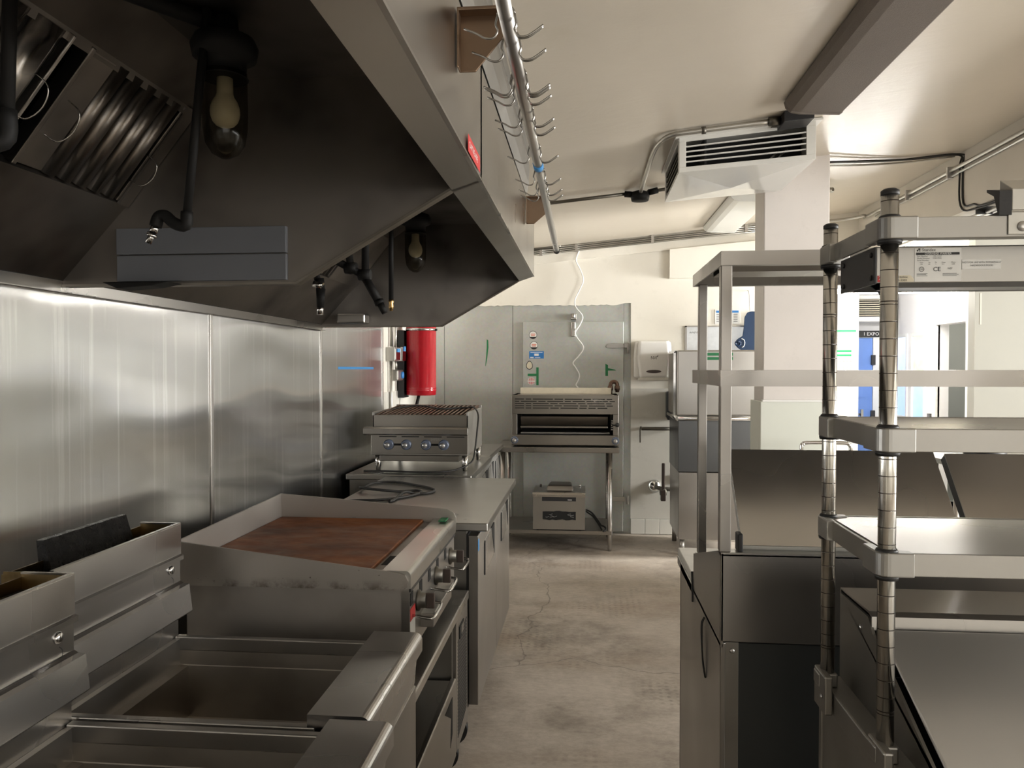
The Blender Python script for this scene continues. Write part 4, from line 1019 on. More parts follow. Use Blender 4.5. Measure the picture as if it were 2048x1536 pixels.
M().tube([(.505, 6.97, .965), (.84, 6.97, .965)], .0165, 12).tube([(.505, 6.97, .985), (.497, 6.97, .98), (.494, 6.97, .95), (.494, 6.97, .84)], .006, 8).build('tube', MT['conduit_dark'], t)
M().cyl((.52, 6.97, .965), (.52, 7.034, .965), .012).cyl((.80, 6.97, .965), (.80, 7.034, .965), .012).build('clip', MT['conduit'], t)
t = thing('water_valve', 'chrome pipe flange with a dark lever valve low on the wall', 'valve', (.66, 6.98, .42))
M().lathe([(.060, 0), (.058, -.012), (.036, -.022), (.018, -.05)], (.63, 7.034, .44), 'y').build('flange', MT['chrome'], t)
M().tube([(.63, 6.99, .44), (.69, 6.97, .425), (.86, 6.97, .42)], .019, 12).lathe([(.030, -.03), (.034, 0), (.030, .03)], (.70, 6.97, .40)).build('body', MT['conduit_dark'], t)
M().box(.683, .712, 6.94, 6.955, .40, .66).box(.675, .72, 6.93, 6.975, .32, .42).build('lever', MT['knobdark'], t, .008)
M().box(.79, .815, 7.02, 7.028, .47, .55).build('wall_stop', MT['knobdark'], t)

t = thing('dish_machine', 'tall stainless hood dish machine partly behind the white column', 'dishwasher', (1.06, 6.5, 0))
M().box(.728, 1.46, 6.20, 6.845, 1.128, 1.650).build('hood', MT['steel_side'], t, .012, 3)
hd = [c for c in t.children][0]
M().box(.96, 1.16, 6.1985, 6.20, 1.605, 1.628).box(.96, 1.16, 6.1985, 6.20, 1.572, 1.594).build('tape', MT['greentape'], hd, label='two green tape strips')
M().tube([(.735, 6.205, 1.108), (1.455, 6.205, 1.108)], .020, 14).tube([(.735, 6.205, 1.108), (.735, 6.85, 1.108)], .020, 14).build('hood_rim', MT['chrome'], t)
M().box(.74, 1.45, 6.215, 6.85, .68, 1.095).build('tank_panel', MT['ss_dark'], t, .004)
M().box(.745, 1.45, 6.212, 6.85, .14, .676).build('lower_panel', MT['steel_side'], t, .004)
M().strip([(.700, 1.625), (.713, 1.645), (.728, 1.645)], 'y', 6.22, 6.60, .004).box(.705, .722, 6.25, 6.27, 1.13, 1.63).build('lift_handle', MT['chrome'], t)
for x in (.78, 1.41):
    for y in (6.26, 6.80):
        M().cyl((x, y, 0), (x, y, .141), .02).build('leg', MT['steel_dull'], t)

# --- on the back wall behind the pass shelf
t = thing('whiteboard', 'whiteboard with thin aluminium frame on the back wall above the dish machine', 'whiteboard', (1.2, 7.03, 1.3))
M().box(.90, 1.55, 7.018, 7.039, 1.25, 1.88).build('board', MT['wb'], t)
M().box(.893, .908, 7.012, 7.039, 1.245, 1.887).box(.893, 1.56, 7.012, 7.039, 1.875, 1.887).box(1.545, 1.56, 7.012, 7.039, 1.245, 1.887).box(.893, 1.56, 7.012, 7.039, 1.245, 1.257).build('frame', MT['alu'], t)
w = M()
for k in range(5):
    w.tube([(.935 + k * .02, 7.0165, 1.82 + .006 * math.sin(k * 2)), (.94 + k * .02, 7.0165, 1.835), (.948 + k * .02, 7.0165, 1.818 + .004 * k % .01)], .0012, 5, 3)
w.build('handwriting', MT['greyink'], t)
t = thing('notice_sheet', 'small white notice with a blue heading bar above the whiteboard', 'sign', (1.26, 7.035, 1.9))
M().box(1.157, 1.375, 7.034, 7.039, 1.903, 2.030).build('sheet', MT['paper'], t)
M().box(1.168, 1.364, 7.033, 7.034, 2.003, 2.022).build('heading', MT['blueprint'], t)
w = M()
for k in range(5):
    w.box(1.17, 1.21 + .008 * (k % 2), 7.0333, 7.034, 1.985 - k * .016, 1.991 - k * .016).box(1.245, 1.30 - .01 * (k % 3), 7.0333, 7.034, 1.985 - k * .016, 1.991 - k * .016).box(1.32, 1.355, 7.0333, 7.034, 1.985 - k * .016, 1.991 - k * .016)
w.build('print', MT['greyink'], t)
t = thing('cutting_board', 'dark blue plastic cutting board with rounded corner hanging at the column', 'cutting board', (1.5, 6.92, 2.02))
o = [(1.372, 1.49), (1.66, 1.49), (1.69, 1.52), (1.69, 1.97), (1.66, 2.0), (1.45, 2.005), (1.415, 1.995), (1.392, 1.955), (1.385, 1.86), (1.375, 1.79), (1.335, 1.765), (1.318, 1.748), (1.316, 1.71), (1.33, 1.69), (1.362, 1.665), (1.366, 1.55)]
M().prism(o, 'y', 6.91, 6.922).build('board', MT['blueboard'], t, .003)
M().tube([(1.335 + .022 * math.cos(a), 6.906, 1.725 + .022 * math.sin(a)) for a in [2 * PI * k / 14 for k in range(15)]], .007, 8).tube([(1.33, 6.90, 1.735), (1.345, 6.897, 1.74)], .008, 8).build('ring', MT['blueboard'], t)
M().tube([(1.365, 6.905, 1.765), (1.385, 6.905, 1.755), (1.392, 6.905, 1.73), (1.385, 6.905, 1.70), (1.368, 6.905, 1.69)], .0035, 8, 4).build('grip_edge', MT['trimw'], t)
M().tube([(1.44, 7.03, 2.20), (1.44, 6.96, 2.17), (1.44, 6.93, 2.03), (1.45, 6.916, 1.985)], .005, 8, 3).build('hanger', MT['trimw'], t)
# --- hall
t = thing('price_poster', 'white poster with green bars and rows of print on the bright hall wall', 'poster', (2.65, 8.29, 1.3))
M().box(2.40, 2.815, 8.292, 8.3005, 1.20, 1.93).build('sheet', MT['paper'], t)
g = M()
for z in (1.885, 1.675, 1.632): g.box(2.42, 2.80 if z > 1.8 else 2.755, 8.290, 8.292, z, z + .022)
g.build('green_bars', MT['greenbright'], t)
w, r_ = M(), M()
for k in range(22):
    z = 1.862 - k * .0105
    if 1.62 < z < 1.705: continue
    for c in range(9):
        x = 2.45 + c * .034
        (r_ if k in (3, 9) else w).box(x, x + .020 + .008 * ((k * 7 + c * 3) % 3), 8.2905, 8.292, z, z + .004)
for k in range(12):
    z = 1.612 - k * .0105
    for c in range(9):
        x = 2.45 + c * .036
        (r_ if k == 3 else w).box(x, x + .022, 8.2905, 8.292, z, z + .004)
w.build('print', MT['greyink'], t); r_.build('red_print', MT['redl'], t)
d = struct('door_2', MT['bluedoor'], M().box(2.86, 3.185, 8.90, 8.945, .02, 1.845), bevel=.004)
M().cyl((2.98, 8.895, .995), (3.06, 8.895, .995), .010).box(2.955, 2.975, 8.88, 8.90, .97, 1.02).box(3.06, 3.085, 8.88, 8.90, .94, 1.05).build('handle', MT['conduit'], d)
for z in (1.60, .985):
    M().box(3.165, 3.21, 8.875, 8.90, z - .055, z + .055).build('hinge', MT['dark_gap'], d, .004)
struct('trim_15', MT['trimw'], M().box(3.19, 3.27, 8.90, 8.949, 0, 1.90).box(2.86, 3.27, 8.90, 8.949, 1.85, 1.90), bevel=.004)
t = thing('door_sign', 'black strip sign with pale letters over the blue hall door', 'sign', (3.0, 8.93, 1.9))
M().box(2.86, 3.30, 8.885, 8.899, 1.855, 1.925).build('plate', MT['ink'], t)
M().text('1 EXPO', .052, (3.075, 8.8845, 1.872), wx=1.0).build('lettering', MT['whiteink'], t)
t = thing('louvre_unit', 'grey louvred air unit over the blue hall door', 'vent', (3.1, 8.8, 2.02))
M().box(2.86, 3.36, 8.70, 8.949, 2.015, 2.305).build('case', MT['white2'], t, .01)
M().box(2.89, 3.22, 8.694, 8.70, 2.07, 2.26).build('vent_recess', MT['void'], t)
for k in range(8):
    M().prism([(8.68, 2.078 + k * .0235), (8.698, 2.088 + k * .0235), (8.698, 2.093 + k * .0235), (8.68, 2.083 + k * .0235)], 'x', 2.885, 3.225).build('louvre_blade', MT['cream'], t)
M().box(3.27, 3.285, 8.695, 8.70, 2.06, 2.27).build('side_slot', MT['dark_gap'], t)
tag(M().box(3.37, 3.398, 7.90, 7.96, .98, 1.06).build('light_switch', MT['steel_dull']), 'grey switch plate low beside the hall doorway', 'switch')
q = M().box(2.905, 2.918, 5.996, 6.0005, 1.83, 2.06); tag(q.build('wall_bracket', MT['beamw']), 'thin vertical mounting strip on the pale grey wall at the right', 'bracket')
t = thing('strip_light', 'long white strip light, lit, under the ceiling at the mouth of the hall', 'ceiling light', (2.75, 7.3, 2.28))
M().box(2.12, 3.36, 7.27, 7.33, 2.232, 2.262).build('housing', MT['trimw'], t, .003)
for a, b in ((2.13, 2.735), (2.745, 3.35)):
    M().box(a, b, 7.272, 7.328, 2.187, 2.232).build('lit_tube', MT['tubeglow'], t, .008)
for x in (2.3, 3.2):
    M().cyl((x, 7.3, 2.262), (x, 7.3, 2.45), .006).build('drop_rod', MT['alu'], t)
# ================================================================== CEILING THINGS
def pc(x, y, d=0): return (x, y, ZC(x) - d)
# --- white air unit under the ceiling
t = thing('ceiling_air_unit', 'white ceiling air unit with dark grilles hung before the column', 'air conditioner', (.82, 4.35, 2.6))
X0, X1, Y0, Y1 = .475, 1.150, 4.0, 4.70
zb = lambda x: 2.500 + .077 * (x - .475)
zt = lambda x: ZC(x) - .004
def sl4(q, xa, xb, ya, yb, fa, fb):                  # box with sloping bottom (fa) and top (fb)
    return q.hexa([(xa, ya, fa(xa)), (xb, ya, fa(xb)), (xb, yb, fa(xb)), (xa, yb, fa(xa)), (xa, ya, fb(xa)), (xb, ya, fb(xb)), (xb, yb, fb(xb)), (xa, yb, fb(xa))])
fr = M()
g0 = lambda x: zb(x) + .026
g1 = lambda x: zt(x) - .03
sl4(fr, X0, X1, Y0, Y0 + .012, zb, g0); sl4(fr, X0, X1, Y0, Y0 + .012, g1, zt)
sl4(fr, X0, .510, Y0, Y0 + .012, g0, g1); sl4(fr, 1.103, X1, Y0, Y0 + .012, g0, g1)
sl4(fr, X1 - .012, X1, Y0 + .012, Y1 - .012, zb, zt); sl4(fr, X0, X1, Y1 - .012, Y1, zb, zt)
sl4(fr, X0, X0 + .012, Y0 + .012, Y0 + .05, zb, zt); sl4(fr, X0, X0 + .012, Y1 - .05, Y1 - .012, zb, zt)
sl4(fr, X0, X0 + .012, Y0 + .05, Y1 - .05, zb, lambda x: zb(x) + .02); sl4(fr, X0, X0 + .012, Y0 + .05, Y1 - .05, lambda x: zt(x) - .02, zt)
sl4(fr, X0 - .02, X1 + .03, Y0 - .015, Y1, lambda x: ZC(x) - .014, lambda x: ZC(x) - .002)
fr.build('casing', MT['ac'], t, .002)
cx, cy = .80, 4.36                                   # cross-folded bottom sheet
P = [(X0, Y0, zb(X0)), (X1, Y0, zb(X1)), (X1, Y1, zb(X1)), (X0, Y1, zb(X0)), (cx, cy, zb(cx) - .026)]
M().add(P, [(0, 1, 4), (1, 2, 4), (2, 3, 4), (3, 0, 4)]).build('bottom_pan', MT['acpan'], t)
v = M(); sl4(v, X0 + .03, X1 - .02, Y0 + .20, Y0 + .21, lambda x: zb(x) + .01, lambda x: zt(x) - .01)
sl4(v, X0 + .13, X0 + .14, Y0 + .02, Y1 - .02, lambda x: zb(x) + .01, lambda x: zt(x) - .01)
sl4(v, X0 + .02, X1 - .02, Y0 + .02, Y1 - .02, lambda x: zb(x) + .003, lambda x: zb(x) + .006)
v.build('dark_inside', MT['void'], t)
for k in range(4):
    f = .2 + k * .2
    lo = lambda x, f=f: g0(x) + (g1(x) - g0(x)) * f - .003
    hi = lambda x, f=f: g0(x) + (g1(x) - g0(x)) * f + .003
    q = M(); q.hexa([(.510, Y0 + .002, lo(.51)), (1.103, Y0 + .002, lo(1.103)), (1.103, Y0 + .012, lo(1.103)), (.510, Y0 + .012, lo(.51)),
                     (.510, Y0 + .002, hi(.51)), (1.103, Y0 + .002, hi(1.103)), (1.103, Y0 + .012, hi(1.103)), (.510, Y0 + .012, hi(.51))])
    q.build('grille_blade', MT['ac'], t)
    z = zb(X0) + .02 + (zt(X0) - zb(X0) - .04) * f
    M().box(X0 + .002, X0 + .03, Y0 + .05, Y1 - .05, z - .003, z + .003).build('side_blade', MT['conduit_dark'], t)
for k in range(2):
    M().tube([(1.02 + .035 * k, Y0 + .19, 2.66), (.93 + .035 * k, Y0 + .19, 2.56)], .008, 8).build('coil_tube', MT['alu'], t)
M().box(.93, 1.07, Y0 - .02, Y0 + .0, 2.712, 2.735).build('terminal_box', MT['conduit_dark'], t, .002)
# --- fluorescent fixtures
def light(y0, y1, x0, x1, m, d, label):
    t = thing('ceiling_light', label, 'ceiling light', pc((x0 + x1) / 2, (y0 + y1) / 2), 'long ceiling light fixtures, switched off')
    zl = ZC(x0) - d * .72
    prof = [(x0, ZC(x0) - .004), (x0 + .008, zl + .028), (x0 + .03, zl + .008), (x0 + .07, zl), (x1 - .012, zl - .008), (x1, zl), (x1, ZC(x1) - .004)]
    M().prism(prof, 'y', y0 + .02, y1 - .02).build('lens', MT[m], t, .006, 3)
    for a, b in ((y0, y0 + .022), (y1 - .022, y1)):
        pr = [(p[0], p[1] - .003) for p in prof]
        M().prism(pr, 'y', a, b).build('end_cap', MT[m], t, .004)
    return t
light(2.42, 3.66, .905, 1.165, 'fixture', .085, 'long grey textured ceiling light fixture at the upper right, nearest the camera')
light(5.60, 6.86, 1.02, 1.30, 'fixture_w', .07, 'white ceiling light fixture behind the air unit at the back of the room')
# --- conduits under the ceiling
t = pipe('ceiling_conduit', [pc(-.30, 5.1, .022), pc(.33, 5.1, .022)], .011, 'dark conduit across the ceiling from the hood to the round junction box', 'conduit', m='conduit_dark', smooth=0)
M().lathe([(.02, -.03), (.055, -.028), (.062, 0), (.055, .026), (.03, .036), (.001, .038)], pc(.355, 5.1, .05)).build('junction_box', MT['pipe'], t)
M().cyl(pc(.255, 5.1, .022), pc(.30, 5.1, .03), .02).build('coupling', MT['pipe'], t)
M().cyl(pc(.41, 5.1, .03), pc(.47, 5.1, .022), .02).build('coupling', MT['pipe'], t)
M().tube([pc(.40, 5.1, .025), pc(.60, 5.1, .02)], .011, 10).build('tube', MT['conduit_dark'], t)
t = pipe('ceiling_conduit', [pc(.357, 5.05, .03), pc(.358, 4.6, .022), pc(.362, 4.15, .022), pc(.385, 3.98, .022), pc(.43, 3.90, .022), pc(.55, 3.885, .022), pc(.93, 3.88, .022)], .0125,
         'grey conduit bent round the corner of the ceiling air unit', 'conduit', m='conduit', smooth=5)
M().cyl(pc(.89, 3.88, .022), pc(.945, 3.88, .024), .021).build('coupling', MT['conduit_dark'], t)
M().cyl(pc(.57, 3.885, .022), pc(.59, 3.885, .022), .018).build('coupling', MT['conduit_dark'], t)
t = thing('junction_box', 'black box where the conduit meets the end of the near ceiling light', 'junction box', pc(1.0, 3.86))
q = M(); sl4(q, .945, 1.085, 3.80, 3.94, lambda x: ZC(x) - .055, lambda x: ZC(x) - .003); q.build('box', MT['dark_gap'], t, .003)
t = thing('wall_conduits', 'bundle of thin grey conduits along the top of the back wall', 'conduit', (0, 7.0, 2.6))
for k in range(4):
    dz = .012 + k * .016
    M().tube([(-.9, 7.008, ZC(-.9) - dz + .008), (1.06, 7.008, ZC(1.06) - dz - .006), (1.9, 7.008, ZC(1.9) - dz - .02)], .0075, 8).build('tube', MT['conduit'], t)
for x in (-.40, -.08, .60, 1.42):
    M().box(x - .012, x + .012, 6.995, 7.016, ZC(x) - .072, ZC(x) + .002).build('strap', MT['alu'], t)
M().tube([(-.9, 6.97, 2.53), (-.5, 6.97, 2.585), (-.33, 6.985, 2.60), (-.22, 7.0, 2.615)], .012, 10, 4).build('flexible_conduit', MT['conduit_dark'], t)
t = thing('beam_conduits', 'pair of conduits running along the ceiling edge of the right beam', 'conduit', (2.37, 4, 2.8))
M().tube([(2.372, 1.2, 2.80), (2.372, 6.3, 2.79), (2.33, 6.75, 2.79), (2.15, 6.95, 2.79), (1.5, 6.97, 2.745)], .0135, 10, 4).build('tube', MT['conduit'], t)
M().tube([(2.378, 1.2, 2.765), (2.378, 6.6, 2.755)], .009, 10).build('tube', MT['conduit'], t)
for y in (5.3, 5.95, 4.2):
    M().box(2.352, 2.389, y - .01, y + .01, 2.745, 2.818).build('strap', MT['alu'], t)
t = thing('ceiling_cables', 'thin cables fixed across the ceiling from the column to the right beam', 'cable', pc(2.0, 5.2))
M().tube([pc(1.47, 5.02, .012), pc(1.8, 5.15, .012), pc(2.1, 5.22, .012), pc(2.355, 5.2, .012)], .007, 8, 4).build('conduit', MT['conduit'], t)
M().tube([pc(1.47, 4.86, .03), pc(1.75, 5.0, .02), pc(2.0, 5.1, .016), pc(2.36, 5.14, .016), (2.382, 5.15, 2.80), (2.383, 5.14, 2.55), (2.383, 5.0, 2.515), (2.39, 4.9, 2.49), (2.40, 4.5, 2.488), (2.41, 3.2, 2.488)], .006, 8, 5).build('cable', MT['rubber'], t)
M().tube([pc(1.47, 4.90, .022), pc(1.8, 5.06, .014), pc(2.1, 5.14, .014), pc(2.36, 5.16, .016), (2.378, 5.18, 2.79), (2.38, 5.17, 2.54), (2.40, 5.0, 2.488), (2.42, 4.4, 2.485), (2.42, 3.2, 2.485)], .006, 8, 5).build('cable', MT['rubber'], t)
t = thing('beam_pipe', 'grey pipe with cable ties under the right beam', 'pipe', (2.45, 4, 2.47))
M().tube([(2.46, 2.8, 2.468), (2.46, 6.9, 2.468)], .013, 10).tube([(2.50, 2.8, 2.466), (2.50, 6.9, 2.466)], .013, 10).build('tube', MT['conduit'], t)
M().box(2.40, 2.53, 4.30, 4.32, 2.455, 2.4995).box(2.40, 2.53, 5.0, 5.02, 2.455, 2.4995).build('hanger', MT['pipe'], t)
t = thing('sprinkler_bracket', 'small metal bracket on the ceiling just right of the column top', 'bracket', pc(1.7, 5.6))
M().tube([(1.50, 5.62, 2.745), (1.72, 5.66, 2.765)], .012, 8).tube([(1.52, 5.62, 2.70), (1.70, 5.65, 2.755)], .007, 8).tube([(1.70, 5.65, 2.765), (1.745, 5.66, 2.767)], .018, 10).tube([(1.68, 5.65, 2.765), (1.68, 5.65, 2.805)], .008, 8).build('arm', MT['conduit'], t)

# ================================================================== RIGHT-HAND ISLAND
# --- prep table facing away, lids half open, and the pass shelf on it
t = thing('prep_fridge', 'refrigerated prep table with two raised lids and white cutting board, under the pass shelf', 'refrigerated counter', (.93, 2.2, 0))
X0, X1, Y0, Y1 = .316, 1.56, 1.82, 2.66
M().prism([(Y0, .85), (Y0, 1.071), (Y0 + .03, 1.071), (Y0 + .455, .962), (Y0 + .455, .90), (Y0 + .455, .85)], 'x', X0, X0 + .006).build('rail_side', MT['steel_side'], t, .001)
M().box(X0, X1, Y0, Y0 + .008, .864, 1.070).build('rear_panel', MT['shelf'], t, .0015)
b = M(); b.box(X0, X1, Y0, Y0 + .035, 1.064, 1.073).box(X0 + .006, X1, Y0 + .41, Y0 + .455, .955, .966).box(X1 - .006, X1, Y0, Y0 + .455, .85, 1.07)
b.build('rail_frame', MT['steel_top'], t, .001)
M().box(X0 + .006, X1 - .006, Y0 + .01, Y0 + .45, .86, .87).build('pan_well', MT['void'], t)
M().box(X0 + .002, X1, Y0 + .455, Y1 + .005, .862, .889).build('cutting_board', MT['board'], t, .003)
M().box(X0, X1, Y0 + .46, Y1, .835, .862).build('board_rail', MT['steel_top'], t, .002)
c = M()
c.box(X0, X0 + .012, Y0, 2.58, .13, .862).box(X1 - .012, X1, Y0, 2.58, .13, .862).box(X0, X1, Y0, 2.58, .13, .15).box(X0, X1, 2.56, 2.58, .13, .84)
c.build('cabinet', MT['steel_side'], t, .003)
M().box(X0 + .012, X0 + .042, Y0 + .004, Y0 + .012, .13, .862).build('corner_strip', MT['steel_dull'], t, .001)
M().box(X0 + .042, X1 - .012, Y0 + .012, Y0 + .02, .14, .858).build('rear_cover', MT['darkpanel'], t)
s_ = M()
for z in (.842, .54): s_.lathe([(.006, 0), (.005, -.003), (.001, -.004)], (X0 + .027, Y0 + .004, z), 'y')
s_.build('screw', MT['alu'], t)
M().box(X0 + .012, X1 - .02, 2.58, 2.625, .15, .832).build('door', MT['steel_side'], t, .004)
M().tube([(X0 - .002, 2.055, .845), (X0 - .008, 2.062, .82), (X0 - .006, 2.052, .74), (X0 - .002, 2.032, .695), (X0 - .008, 2.040, .74), (X0 - .008, 2.050, .82), (X0 - .002, 2.052, .845)], .0022, 6, 4).build('pull_loop', MT['rubber'], t, label='thin black loop hanging on the side')
M().strip([(2.29, .905), (2.275, .865), (2.272, .82)], 'x', X0 - .004, X0 + .004, .010).build('board_clip', MT['dark_gap'], t)
for x in (X0 + .07, X1 - .07):
    for y in (Y0 + .08, 2.50):
        M().cyl((x, y - .015, .055), (x, y + .015, .055), .055).box(x - .03, x + .03, y - .02, y + .02, .10, .131).build('caster', MT['black'], t)
def lid(x0, x1, ang, ln, m2):
    a = math.radians(ang); h = (Y0 + .022, 1.086)
    e = (h[0] + ln * math.cos(a), h[1] + ln * math.sin(a))
    n = (-math.sin(a) * .030, math.cos(a) * .030)       # thickness
    o = M().prism([h, e, (e[0] + .0, e[1] - .0), (e[0] - n[0] * .1, e[1] - n[1] * .1), (h[0] - n[0] * .1, h[1] - n[1] * .1)][:2] + [(e[0] - n[0] * .1, e[1] - n[1] * .1), (h[0] - n[0] * .1, h[1] - n[1] * .1)], 'x', x0, x1).build('lid', MT['steel'], t, .001)
    M().prism([(h[0] - n[0] * .1, h[1] - n[1] * .1), (e[0] - n[0] * .1, e[1] - n[1] * .1), (e[0] - n[0], e[1] - n[1]), (h[0] - n[0], h[1] - n[1])], 'x', x0 + .002, x1 - .002).build('lid_insulation', MT[m2], o)
    M().box(x0 - .012, x0, Y0 + .008, Y0 + .045, 1.072, 1.115).build('hinge', MT['dark_gap'], o, .003)
    return o
lid(.368, .872, 49, .275, 'board')
lid(.892, 1.50, 51, .262, 'dark_gap')

t = thing('pass_shelf', 'two-tier stainless pass shelf on square posts standing on the prep table', 'shelf', (.93, 2.05, 1.07))
SX0, SX1, SY0, SY1 = .312, 1.56, 1.815, 2.285
for x, xx in ((.313, .339), (1.52, 1.546)):
    M().box(x, xx, 1.822, 1.848, 1.0735, 1.742).build('post', MT['shelf'], t, .002)
    M().box(x + .012, xx + .010, 2.248, 2.274, .967, 1.742).build('post', MT['shelf'], t, .002)
def shelf(z0, z1, inner=True):
    q = M()
    q.box(SX0, SX1, SY0, SY1, z1 - .004, z1).box(SX0, SX1, SY0, SY0 + .004, z0, z1 - .004).box(SX0, SX1, SY1 - .004, SY1, z0, z1 - .004).box(SX0, SX0 + .004, SY0 + .004, SY1 - .004, z0, z1 - .004).box(SX1 - .004, SX1, SY0 + .004, SY1 - .004, z0, z1 - .004)
    q.box(SX0 + .004, SX1 - .004, SY0 + .004, SY0 + .02, z0, z0 + .003).box(SX0 + .004, SX1 - .004, SY1 - .02, SY1 - .004, z0, z0 + .003)
    o = q.build('shelf_board', MT['shelf'], t)
    M().strip([(SY0 + .16, z1 - .006), (SY0 + .17, z0 + .006), (SY0 + .29, z0 + .006), (SY0 + .30, z1 - .006)], 'x', SX0 + .03, SX1 - .03, .002).build('stiffener', MT['shelf'], o)
shelf(1.739, 1.772)
shelf(1.460, 1.497)

# --- near prep table with closed sloping lid
t = thing('prep_fridge', 'near prep table with closed sloping lid at the lower right, under the round-post shelves', 'refrigerated counter', (.93, 1.05, 0))
X0, X1, Y0, Y1 = .447, 1.45, .62, 1.512
M().box(X0, X1, Y0, Y1, .872, .914).build('deck', MT['steel_dull'], t, .003)
c = M(); c.box(X0 + .004, X0 + .016, Y0 + .02, Y1 - .004, .12, .871).box(X1 - .016, X1, Y0 + .02, Y1 - .004, .12, .871).box(X0, X1, Y1 - .016, Y1 - .002, .12, .871).box(X0, X1, Y0 + .02, Y1, .12, .135)
c.build('cabinet', MT['steel_dull'], t, .002)
M().box(X0 + .01, X1 - .01, Y0 - .02, Y0 + .02, .14, .86).build('door', MT['steel_side'], t, .004)
HX = .485
side = [(1.510, .914), (1.510, 1.074), (1.366, 1.074), (1.345, 1.052), (1.04, .906), (1.03, .914)]
M().prism(side, 'x', HX, HX + .005).build('rail_side', MT['dark_steel'] if 'dark_steel' in MT else MT['steel_dull'], t)
M().prism(side, 'x', X1 - .005, X1).build('rail_side', MT['steel_dull'], t)
M().strip([(1.512, .914), (1.512, 1.080), (1.366, 1.080), (1.357, 1.077), (1.357, 1.056), (1.362, 1.052)], 'x', HX + .002, X1, -.004).build('rear_housing', MT['steel'], t)
M().prism([(1.346, 1.052), (1.02, .903), (1.02, .911), (1.346, 1.060)], 'x', HX + .012, X1 - .01).build('lid', MT['lid'], t, .003)
M().box(HX + .006, X1 - .006, 1.05, 1.50, .915, .918).build('pan_well', MT['void'], t)
M().box(X0 + .01, X1 - .01, Y0 + .01, 1.015, .914, .928).build('cutting_board', MT['board'], t, .003)
s_ = M()
for y, z in ((1.40, 1.045), (1.255, .94), (1.10, .925)): s_.lathe([(.005, 0), (.004, -.002), (.001, -.003)], (HX, y, z), 'x')
s_.build('screw', MT['chrome'], t)
for x in (X0 + .08, X1 - .08):
    for y in (Y0 + .10, Y1 - .09):
        M().cyl((x, y - .015, .05), (x, y + .015, .05), .05).box(x - .03, x + .03, y - .02, y + .02, .09, .121).build('caster', MT['black'], t)

# --- round-post shelving above it with an overhead warmer
t = thing('post_shelving', 'three-tier shelf frame on round grooved chrome posts above the near prep table', 'shelf', (.9, 1.33, .914))
PX, NY, FY, RX = .4485, 1.19, 1.465, 1.40
def post(x, y):
    p = M().lathe([(.0125, .938), (.0125, 1.756)], (x, y, 0), n=32).build('post', MT['post'], t)
    M().lathe([(.0122, 1.7562), (.0129, 1.757), (.0129, 1.763), (.009, 1.766)], (x, y, 0)).build('cap', MT['black'], p)
    M().box(x - .020, x + .015, y - .015, y + .018, .9145, .94).box(x - .018, x - .0035, y - .045, y + .02, .875, .945).build('foot_bracket', MT['steel_dull'], p, .003)
    M().lathe([(.004, 0), (.003, -.003), (.001, -.0035)], (x - .018, y - .03, .905), 'x').build('screw', MT['chrome'], p)
for y in (NY, FY):
    post(PX, y); post(RX, y)
def tier(z0, z1, top):
    q = M()
    q.box(PX + .025, RX - .02, NY - .012, NY - .006, z0, z1).box(PX + .025, RX - .02, FY + .006, FY + .012, z0, z1)
    q.box(PX - .008, PX - .003, NY + .02, FY - .02, z0, z1).box(RX + .003, RX + .008, NY + .02, FY - .02, z0, z1)
    q.box(PX + .03, RX - .03, NY - .006, NY + .012, z0, z0 + .003).box(PX + .03, RX - .03, FY - .012, FY + .006, z0, z0 + .003)
    o = q.build('shelf_frame', MT['shelf_alu'], t, .001)
    for x, sx in ((PX, -1), (RX, 1)):
        for y, sy in ((NY, -1), (FY, 1)):
            prof = []
            R = .018
            # rounded corner sleeve with two arms
            cpts = [(x + sx * R * math.cos(a), y + sy * R * math.sin(a)) for a in [PI / 2 * k / 6 for k in range(7)]]
            poly = [(x - sx * .034, y + sy * R)] + list(reversed(cpts)) + [(x + sx * R, y - sy * .05), (x + sx * .002, y - sy * .05), (x + sx * .002, y - sy * .014), (x - sx * .034, y - sy * .002)]
            M().prism(poly, 'z', z0 - .001, z1 + .001).build('corner', MT['cast'], t, .002)
            M().lathe([(.0165, z0 - .007), (.0175, z0 - .002), (.0165, z0)], (x, y, 0)).build('collar', MT['black'], t)
            M().lathe([(.0165, z1), (.0145, z1 + .004), (.013, z1 + .005)], (x, y, 0)).build('collar', MT['black'], t)
    if top:
        q = M()
        q.box(PX + .004, RX - .004, NY - .006, FY + .006, z1 - .004, z1 - .001)
        q.build('shelf_board', MT['steel'], t)
tier(1.691, 1.722, False)
tier(1.378, 1.412, True)
tier(1.194, 1.228, True)
M().box(.607, .76, NY - .0145, NY - .0122, 1.694, 1.7265).box(.607, .76, NY - .0145, NY + .03, 1.7265, 1.729).prism([(NY - .0145, 1.729), (NY + .02, 1.729), (NY + .02, 1.78), (NY - .0145, 1.76)], 'x', .612, .760).build('mounting_plate', MT['conduit'], t, .001)
M().prism([(NY - .016, 1.722), (NY + .02, 1.722), (NY + .02, 1.727), (NY - .01, 1.727), (NY + .0, 1.752), (NY + .02, 1.762), (NY + .02, 1.766), (NY - .016, 1.757)], 'x', .594, .611).build('mounting_bracket', MT['black'], t)
M().lathe([(.0075, 0), (.0070, -.003), (.003, -.0045), (.001, -.0045)], (.6265, NY - .0145, 1.7055), 'y').build('screw', MT['alu'], t)

